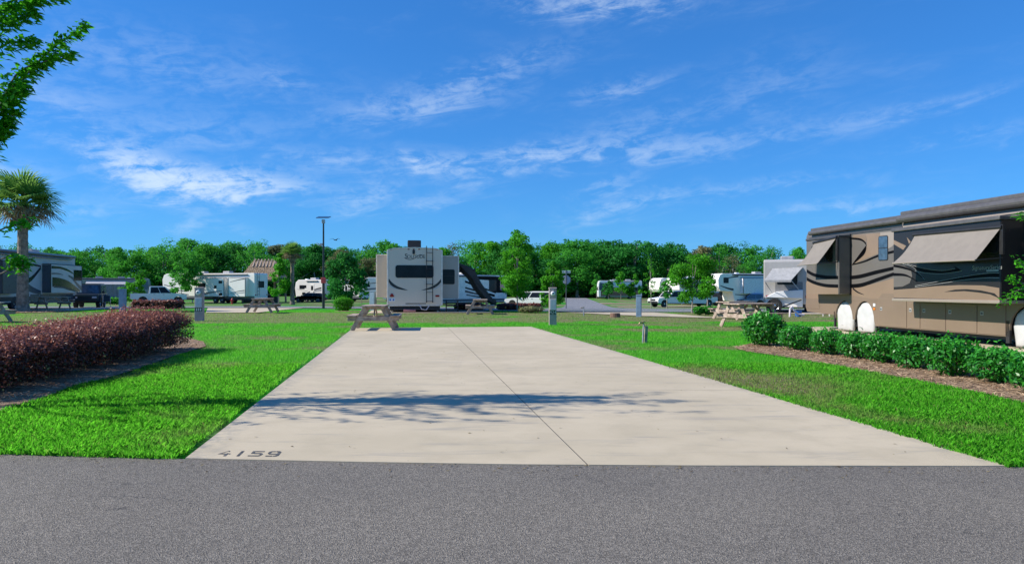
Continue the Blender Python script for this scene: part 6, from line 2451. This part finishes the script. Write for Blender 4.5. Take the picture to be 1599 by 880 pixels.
    if kind == 'wagon':
        for s_ in (-1, 1):
            MB().tube([(h - 2.6, s_ * (W / 2 - .25), H + .04), (-h + .6, s_ * (W / 2 - .25), H + .04)], .02, 6).build('roof_rail', M_BLACK, root)
    return root


M_CARBLACK = mat('car_black', (.012, .012, .014), .2, coat=.7)
M_CARBLUE = mat('car_blue_grey', (.17, .22, .36), .22, metal=.3, coat=.7)
M_CARWHITE = mat('car_white', (.82, .79, .74), .25, coat=.5, var=.02)
M_JEEP = mat('offroad_dark_green_grey', (.022, .030, .034), .35, coat=.3)
M_CARSILVER = mat('car_silver', (.35, .36, .38), .25, metal=.5, coat=.5)

# off-roader towed behind the dark coach
c = gp(141, 480.0)
car('off_roader', 'dark boxy off-roader parked behind the dark coach', 'off-roader', c, math.atan2(dvec.y, dvec.x) + R(12), 4.0, 1.8, 1.86, 'offroad', M_JEEP, glass=M_GLASSBLUE)

# white wagon behind the low hedge
c, rz, L = flank2(864, 78.0, 788, 80.0, 2.0, 1)
car('suv', 'white sport utility wagon behind the low brown-red hedge', 'car', c, rz, L, 1.95, 1.78, 'wagon', M_CARWHITE)
# white pickup on the right
c, rz, L = flank(1121, 478.6, 1028, 479.6, 2.0, 1)
car('pickup_truck', 'white crew-cab pickup truck behind the broad young tree', 'truck', c, rz, L, 2.05, 2.0, 'pickup', M_CARWHITE)
# black pickup in front of the white trailer
c, rz, L = flank(1108, 477.4, 1156, 477.0, 2.0, -1)
car('pickup_truck', 'black pickup truck between the white pickup and the blue car', 'truck', c, rz, 5.0, 2.0, 1.75, 'pickup', M_CARBLACK)
# blue hatchback
c, rz, L = flank(1196, 478.4, 1146, 478.0, 1.8, 1)
car('hatchback', 'blue-grey hatchback beside the awning trailer', 'car', c, rz + R(14), 4.2, 1.8, 1.62, 'hatch', M_CARBLUE, glass=M_GLASSBLUE)
# black saloon under the white trailers on the left
c, rz, L = flank(502, 471.6, 462, 471.6, 1.8, 1)
car('saloon_car', 'black low car in front of the small white trailer by the slim palm', 'car', c, rz, 4.6, 1.8, 1.25, 'hatch', M_CARBLACK)
# far cars along the far road
for (px, py, m, kind, lab, H) in ((917, 462.2, M_CARWHITE, 'pickup', 'tiny white pickup at the end of the far road', 1.8), (934, 464.2, M_CARBLACK, 'wagon', 'tiny black wagon right of the far road', 1.9),
                                  (899, 461.4, M_CARSILVER, 'wagon', 'tiny silver wagon at the left bend of the far road', 1.7), (944, 464.6, M_CARBLACK, 'hatch', 'tiny black hatchback beside the black wagon', 1.6)):
    c = gp(px, py)
    car('parked_car', lab, 'car', c, R(100), 4.6, 1.85, H, kind, m, 'far parked cars')

# ---- campers in the middle distance
# long white trailer, left
c, rz, L = flank2(398, 86.0, 254, 90.5, 2.5, 1)
h = L / 2
M_WT = mat('trailer_white', (.86, .81, .74), .35, var=.03, scale=1)
camper('fifth_wheel_trailer', 'long white fifth-wheel trailer with slide-outs behind the fire hydrant', 'trailer', c, rz, L, 2.5, 3.72, 'fifth', M_WT, 1, [-h + 4.9, -h + 5.9],
       [(-h + 6.9, -h + 8.0, 1.95, 2.5), (-h + 5.2, -h + 5.6, 1.85, 2.2), (-h + 4.35, -h + 4.9, 2.45, 2.8), (-h + 4.35, -h + 4.9, .95, 1.3)],
       [(-h + 4.1, -h + 8.3, .85, 3.1, .55, None), (-h + .9, -h + 3.4, .85, 3.1, .6, None)],
       [(M_DKBAND, *wave(-h + 4.4, -h + 7.9, 1.55, 1.05, .03, .07)), (M_GREYBAND, *wave(-h + 4.6, -h + 7.0, 1.42, 1.1, .02, .05)),
        (M_DKBAND, *wave(-h + 1.0, -h + 3.3, 1.6, 1.2, .05, .02)), (M_DKBAND, *wave(-h + 1.0, -h + 3.2, 3.0, 2.6, .06, .02)), (M_GREYBAND, *wave(-h + 1.0, -h + 3.0, 1.35, 1.1, .05, .02)),
        (M_DKBAND, *wave(h - 4.2, h - .3, 1.75, 2.3, .03, .05)), (M_GREYBAND, *wave(h - 4.0, h - .6, 1.5, 1.75, .08, .04)), (M_DKBAND, *wave(h - 4.2, h - 1.9, 1.05, 1.5, .06, .02))],
       (.35, .62), M_SKIRT, .62, True)
# white hauler truck before it
c, rz, L = flank(221, 474.4, 276, 474.0, 2.2, -1)
car('hauler_truck', 'white hauler truck with a utility bed before the long white trailer', 'truck', c, rz, 6.0, 2.2, 2.1, 'pickup', M_CARWHITE)
# draped coach
c, rz, L = flank(118, 467.2, 234, 466.6, 2.5, -1)
h = L / 2
M_DRAPE = mat('grey_drape', (.26, .25, .25), .8, var=.15, scale=3, bump=.6, bscale=5)
rt = camper('motorhome', 'grey-brown motorhome draped with pale awning curtains behind the saplings', 'motorhome', c, rz, L, 2.5, 3.6, 'coach', mat('coach_beige', (.34, .31, .28), .35), -1, [-h + 2.2, h - 2.0],
            [(h - 3.4, h - 2.2, 1.9, 2.7)], [], [(M_DKBAND, *wave(h - 4, h - .6, 1.3, 2.0, .06, .14))], (.3, .6), M_SKIRT, .55, False)
dm = MB()
nf = 44
x0, x1 = h - 9.5, h - 3.6
for i in range(nf + 1):
    x = x0 + (x1 - x0) * i / nf
    yy = -2.5 / 2 - 1.25 + .07 * math.sin(i * 1.3) + .03 * math.sin(i * 2.9)
    dm.v += [(x, yy, .25), (x, yy - .0, 2.55)]
for i in range(nf):
    dm.f.append((2 * i, 2 * i + 2, 2 * i + 3, 2 * i + 1))
dr = dm.build('awning_curtain', M_DRAPE, rt)
MB().prism([(-2.5 / 2, 3.15), (-2.5 / 2 - 1.3, 2.55), (-2.5 / 2 - 1.3, 2.50), (-2.5 / 2, 3.08)], x0, x1, axis=0).build('awning_cloth', mat('pale_awning', (.42, .41, .41), .8), rt)

# small white trailers by the slim palm
WH = [(-1.0, 'x')]
for (a, b, py, H, lab, sd) in ((461, 506, 97, 3.05, 'small white travel trailer with awning right of the slim palm', 0), (509, 562, 97, 3.05, 'white travel trailer half hidden by the round dark young tree', 1)):
    c, rz, L = flank2(b, py, a, py + 2.0, 2.4, 1)
    h = L / 2
    camper('travel_trailer', lab, 'trailer', c, rz, L, 2.4, H, 'trailer', M_WT, 1, [-.4, .5], [(h - 1.7, h - .8, 1.75, 2.3), (h * .2, h * .2 + .5, 1.9, 2.3), (h * .25, h * .25 + .6, .95, 1.3)], [],
           [(M_DKBAND, *wave(-h + .4, h * .3, 1.9, 1.05, .10, .05)), (M_MIDBAND, *wave(-h + .4, h * .5, 1.6, .95, .12, .06)), (M_GREYBAND, *wave(h * .1, h - .4, 1.45, 1.75, .03, .02))],
           (.5,), M_SKIRT, .5, False, (-h * .35, 2.45), True, group='white travel trailers on the left')
# white nose left of the beige trailer
c, rz, L = flank(700, 474.6, 566, 474.8, 2.5, 1)
h = L / 2
camper('fifth_wheel_trailer', 'white fifth-wheel trailer whose nose shows left of the beige trailer', 'trailer', c, rz, L, 2.5, 3.1, 'fifth', M_WT, 1, [-h + 4, -h + 5], [(h - 2.2, h - 1.6, 2.0, 2.25), (h - .9, h - .35, 2.0, 2.25)], [],
       [(M_DKBAND, *wave(h - 3.4, h - .3, 2.55, 2.35, .06, .03)), (M_GREYBAND, *wave(h - 3, h - .4, 1.9, 1.7, .05, .12))], (.4,), M_SKIRT, .55)
# dark coach behind the folded awning
c, rz, L = flank(640, 476.4, 792, 476.2, 2.5, -1)
h = L / 2
camper('motorhome', 'silver and black striped motorhome behind the folded black awning', 'motorhome', c, rz, L, 2.5, 3.55, 'coach', mat('coach_pale', (.80, .76, .70), .3), -1, [-h + 3.2, h - 2.4],
       [(h - 5.4, h - 4.4, 2.0, 2.5), (h - 3.2, h - 1.9, 1.7, 3.0)], [],
       [(M_INK, [(h - 6.5, 3.42), (h - 4, 3.44), (h - .6, 3.40)], [(h - 6.5, 3.15), (h - 4, 3.0), (h - .6, 2.9)]),
        (M_INK, *wave(h - 7.2, h - 2.0, 2.8, 1.5, .12, .08, 0)), (M_INK, *wave(h - 7.2, h - 2.2, 2.1, 1.15, .08, .14, 0)), (M_DKBAND, *wave(h - 7.2, h - 2.6, 1.7, .95, .12, .06, 0)), (M_INK, *wave(h - 7.0, h - 3, 1.3, .8, .05, .09, 0)),
        (M_INK, [(h - 2.6, 3.0), (h - 1.4, 3.05), (h - .3, 2.9)], [(h - 2.6, 1.6), (h - 1.4, 1.5), (h - .12, 1.55)])],
       (.35, .6), M_SKIRT, .55)
# far white-roofed coach beyond the far road
c, rz, L = flank(1003, 466.6, 935, 466.6, 2.5, 1)
h = L / 2
camper('motorhome', 'far brown-banded coach with a long white roof behind the saplings', 'motorhome', c, rz, L, 2.5, 3.9, 'coach', M_WHITE_GEL, 1, [-h + 2.5, h - 2], [(-h + 1, -h + 3, 1.8, 2.4)], [],
       [(mat('brown_band', (.12, .085, .07), .4), [(-h + .3, 2.5), (0, 2.5), (h - .5, 2.5)], [(-h + .3, .7), (0, .7), (h - .5, .7)]), (M_TAN, *wave(-h + .5, h - .6, 1.1, 1.9, .1, .15))], (.3, .6), M_SKIRT, .55)
# two white noses behind the white pickup
for (a, b, py, lab) in ((1070, 1022, 474.4, 'white trailer with rounded nose left of another behind the white pickup'), (1120, 1050, 476.0, 'white trailer with rounded nose directly above the pickup cab')):
    p0 = gp(b, py)
    L = 9.0
    rz = R(205 if b < 1030 else 215)
    d = Vector((math.cos(rz), math.sin(rz), 0))
    left = Vector((-d.y, d.x, 0))
    h = L / 2
    c = p0 - d * h + left * 0
    c.z = p0.z
    camper('fifth_wheel_trailer', lab, 'trailer', c, rz, L, 2.5, 3.75, 'fifth', M_WT, 1, [-h + 3, -h + 4], [(h - 2.6, h - 1.9, 2.3, 2.8)], [],
           [(M_GREYBAND, *wave(h - 4, h - .3, 2.0, 2.9, .10, .22)), (M_DKBAND, *wave(h - 4, h - 1, 1.9, 2.4, .03, .05))], (.5,), M_SKIRT, .6, group='white trailers behind the pickup')
# white trailer beside the blue car
c, rz, L = flank(1236, 477.4, 1122, 478.4, 2.5, 1)
h = L / 2
camper('fifth_wheel_trailer', 'white fifth-wheel trailer with slide-out behind the blue car', 'trailer', c, rz, L, 2.5, 4.1, 'fifth', M_WT, 1, [-h + 3, -h + 4], [(h - 1.5, h - .75, 2.9, 3.6)],
       [(h - 6.8, h - 3.2, 1.6, 3.5, .6, mat('slide_pale_blue', (.72, .70, .74), .4))],
       [(M_DKBAND, *wave(h - 2.9, h - .8, 3.75, 3.4, .10, .04)), (M_DKBAND, *wave(h - 2.2, h - .3, 2.1, 2.6, .14, .05)), (M_GREYBAND, *wave(h - 6.5, h - 2.4, 1.2, 1.5, .12, .06))], (.4,), M_SKIRT, .6)


# awning trailer left of the brown coach
def awning_trailer():
    a = gp(1193, 488.2)
    d = Vector((math.sin(R(21.5)), math.cos(R(21.5)), 0))
    W, H, L = 2.5, 3.05, 9.0
    # rear end faces the camera, its flank turned to the sun
    left = Vector((-d.y, d.x, 0))
    c = a + d * (L / 2) - left * (W / 2)
    c.z = 0.0
    rz = math.atan2(d.y, d.x)
    M_G = mat('pale_grey_shell', (.42, .40, .38), .4, var=.04)
    h = L / 2
    root = camper('travel_trailer', 'pale trailer with a grey awning and white nose panel beside the brown coach', 'trailer', c, rz, L, W, H, 'trailer', M_G, 1, [-h + 3.5], [], [], [], (.3,), M_SKIRT, .5, False, None, False)
    rp = lambda px, py, x=0.0: ray_plane(root, 0, -h - x, px, py)
    # awning over the rear
    t0, t1 = rp(1207, 419, 0), rp(1254, 417, 0)
    b0, b1 = rp(1194, 437, .9), rp(1236, 437, .9)
    mb = MB()
    mb.add([(-h - .02, t0.y, t0.z), (-h - .02, t1.y, t1.z), (-h - .9, b1.y, b1.z), (-h - .9, b0.y, b0.z), (-h - .02, t0.y, t0.z - .02), (-h - .02, t1.y, t1.z - .02), (-h - .9, b1.y, b1.z - .02), (-h - .9, b0.y, b0.z - .02)],
           [(0, 1, 2, 3), (7, 6, 5, 4), (0, 4, 5, 1), (2, 6, 7, 3), (1, 5, 6, 2), (0, 3, 7, 4)])
    aw = mb.build('awning', mat('grey_awning', (.36, .355, .35), .8), root)
    MB().box(-h - .93, -h - .90, min(b0.y, b1.y), max(b0.y, b1.y), b0.z - .12, b0.z).build('valance', mat('grey_awning', (.36, .355, .35), .8), aw)
    for q, w in ((b0, t0), (b1, t1)):
        MB().bar((-h - .88, q.y, q.z - .02), (-h, w.y, q.z - .8), .03, .03).build('arm', M_STEEL, aw)
    # dark window band and the white slanting shell below
    q0, q1 = rp(1211, 456), rp(1254, 440)
    MB().box(-h - .015, -h + .01, q1.y, q0.y, q0.z, q1.z).build('window_band', M_GREYBAND, root)
    m0, m1, m2, m3 = rp(1195, 464), rp(1213, 455), rp(1254, 452), rp(1254, 466)
    MB().prism([(m0.y, m0.z), (m1.y, m1.z), (m2.y, m2.z), (m3.y, m3.z)], -h - .30, -h + .0, axis=0).build('white_shell', M_WHITE, root, .03)
    n0, n1 = rp(1196, 466), rp(1254, 484)
    MB().box(-h - .10, -h + .0, n1.y, n0.y, .34, m0.z - .02).build('lower_panel', M_WT, root, .03)
    band(root, 0, -h - .10, -1, [(1216, 482), (1230, 476), (1252, 468)], [1.5, 2.2, 1.5], M_DKBAND, 'slash', .006)
    q = rp(1210, 480)
    sp = wheel(root, 0, 0, .42, .22, 1)
    sp.rotation_euler = (0, 0, R(90))
    sp.location = (-h - .22, q.y, .0)
    return root


awning_trailer()
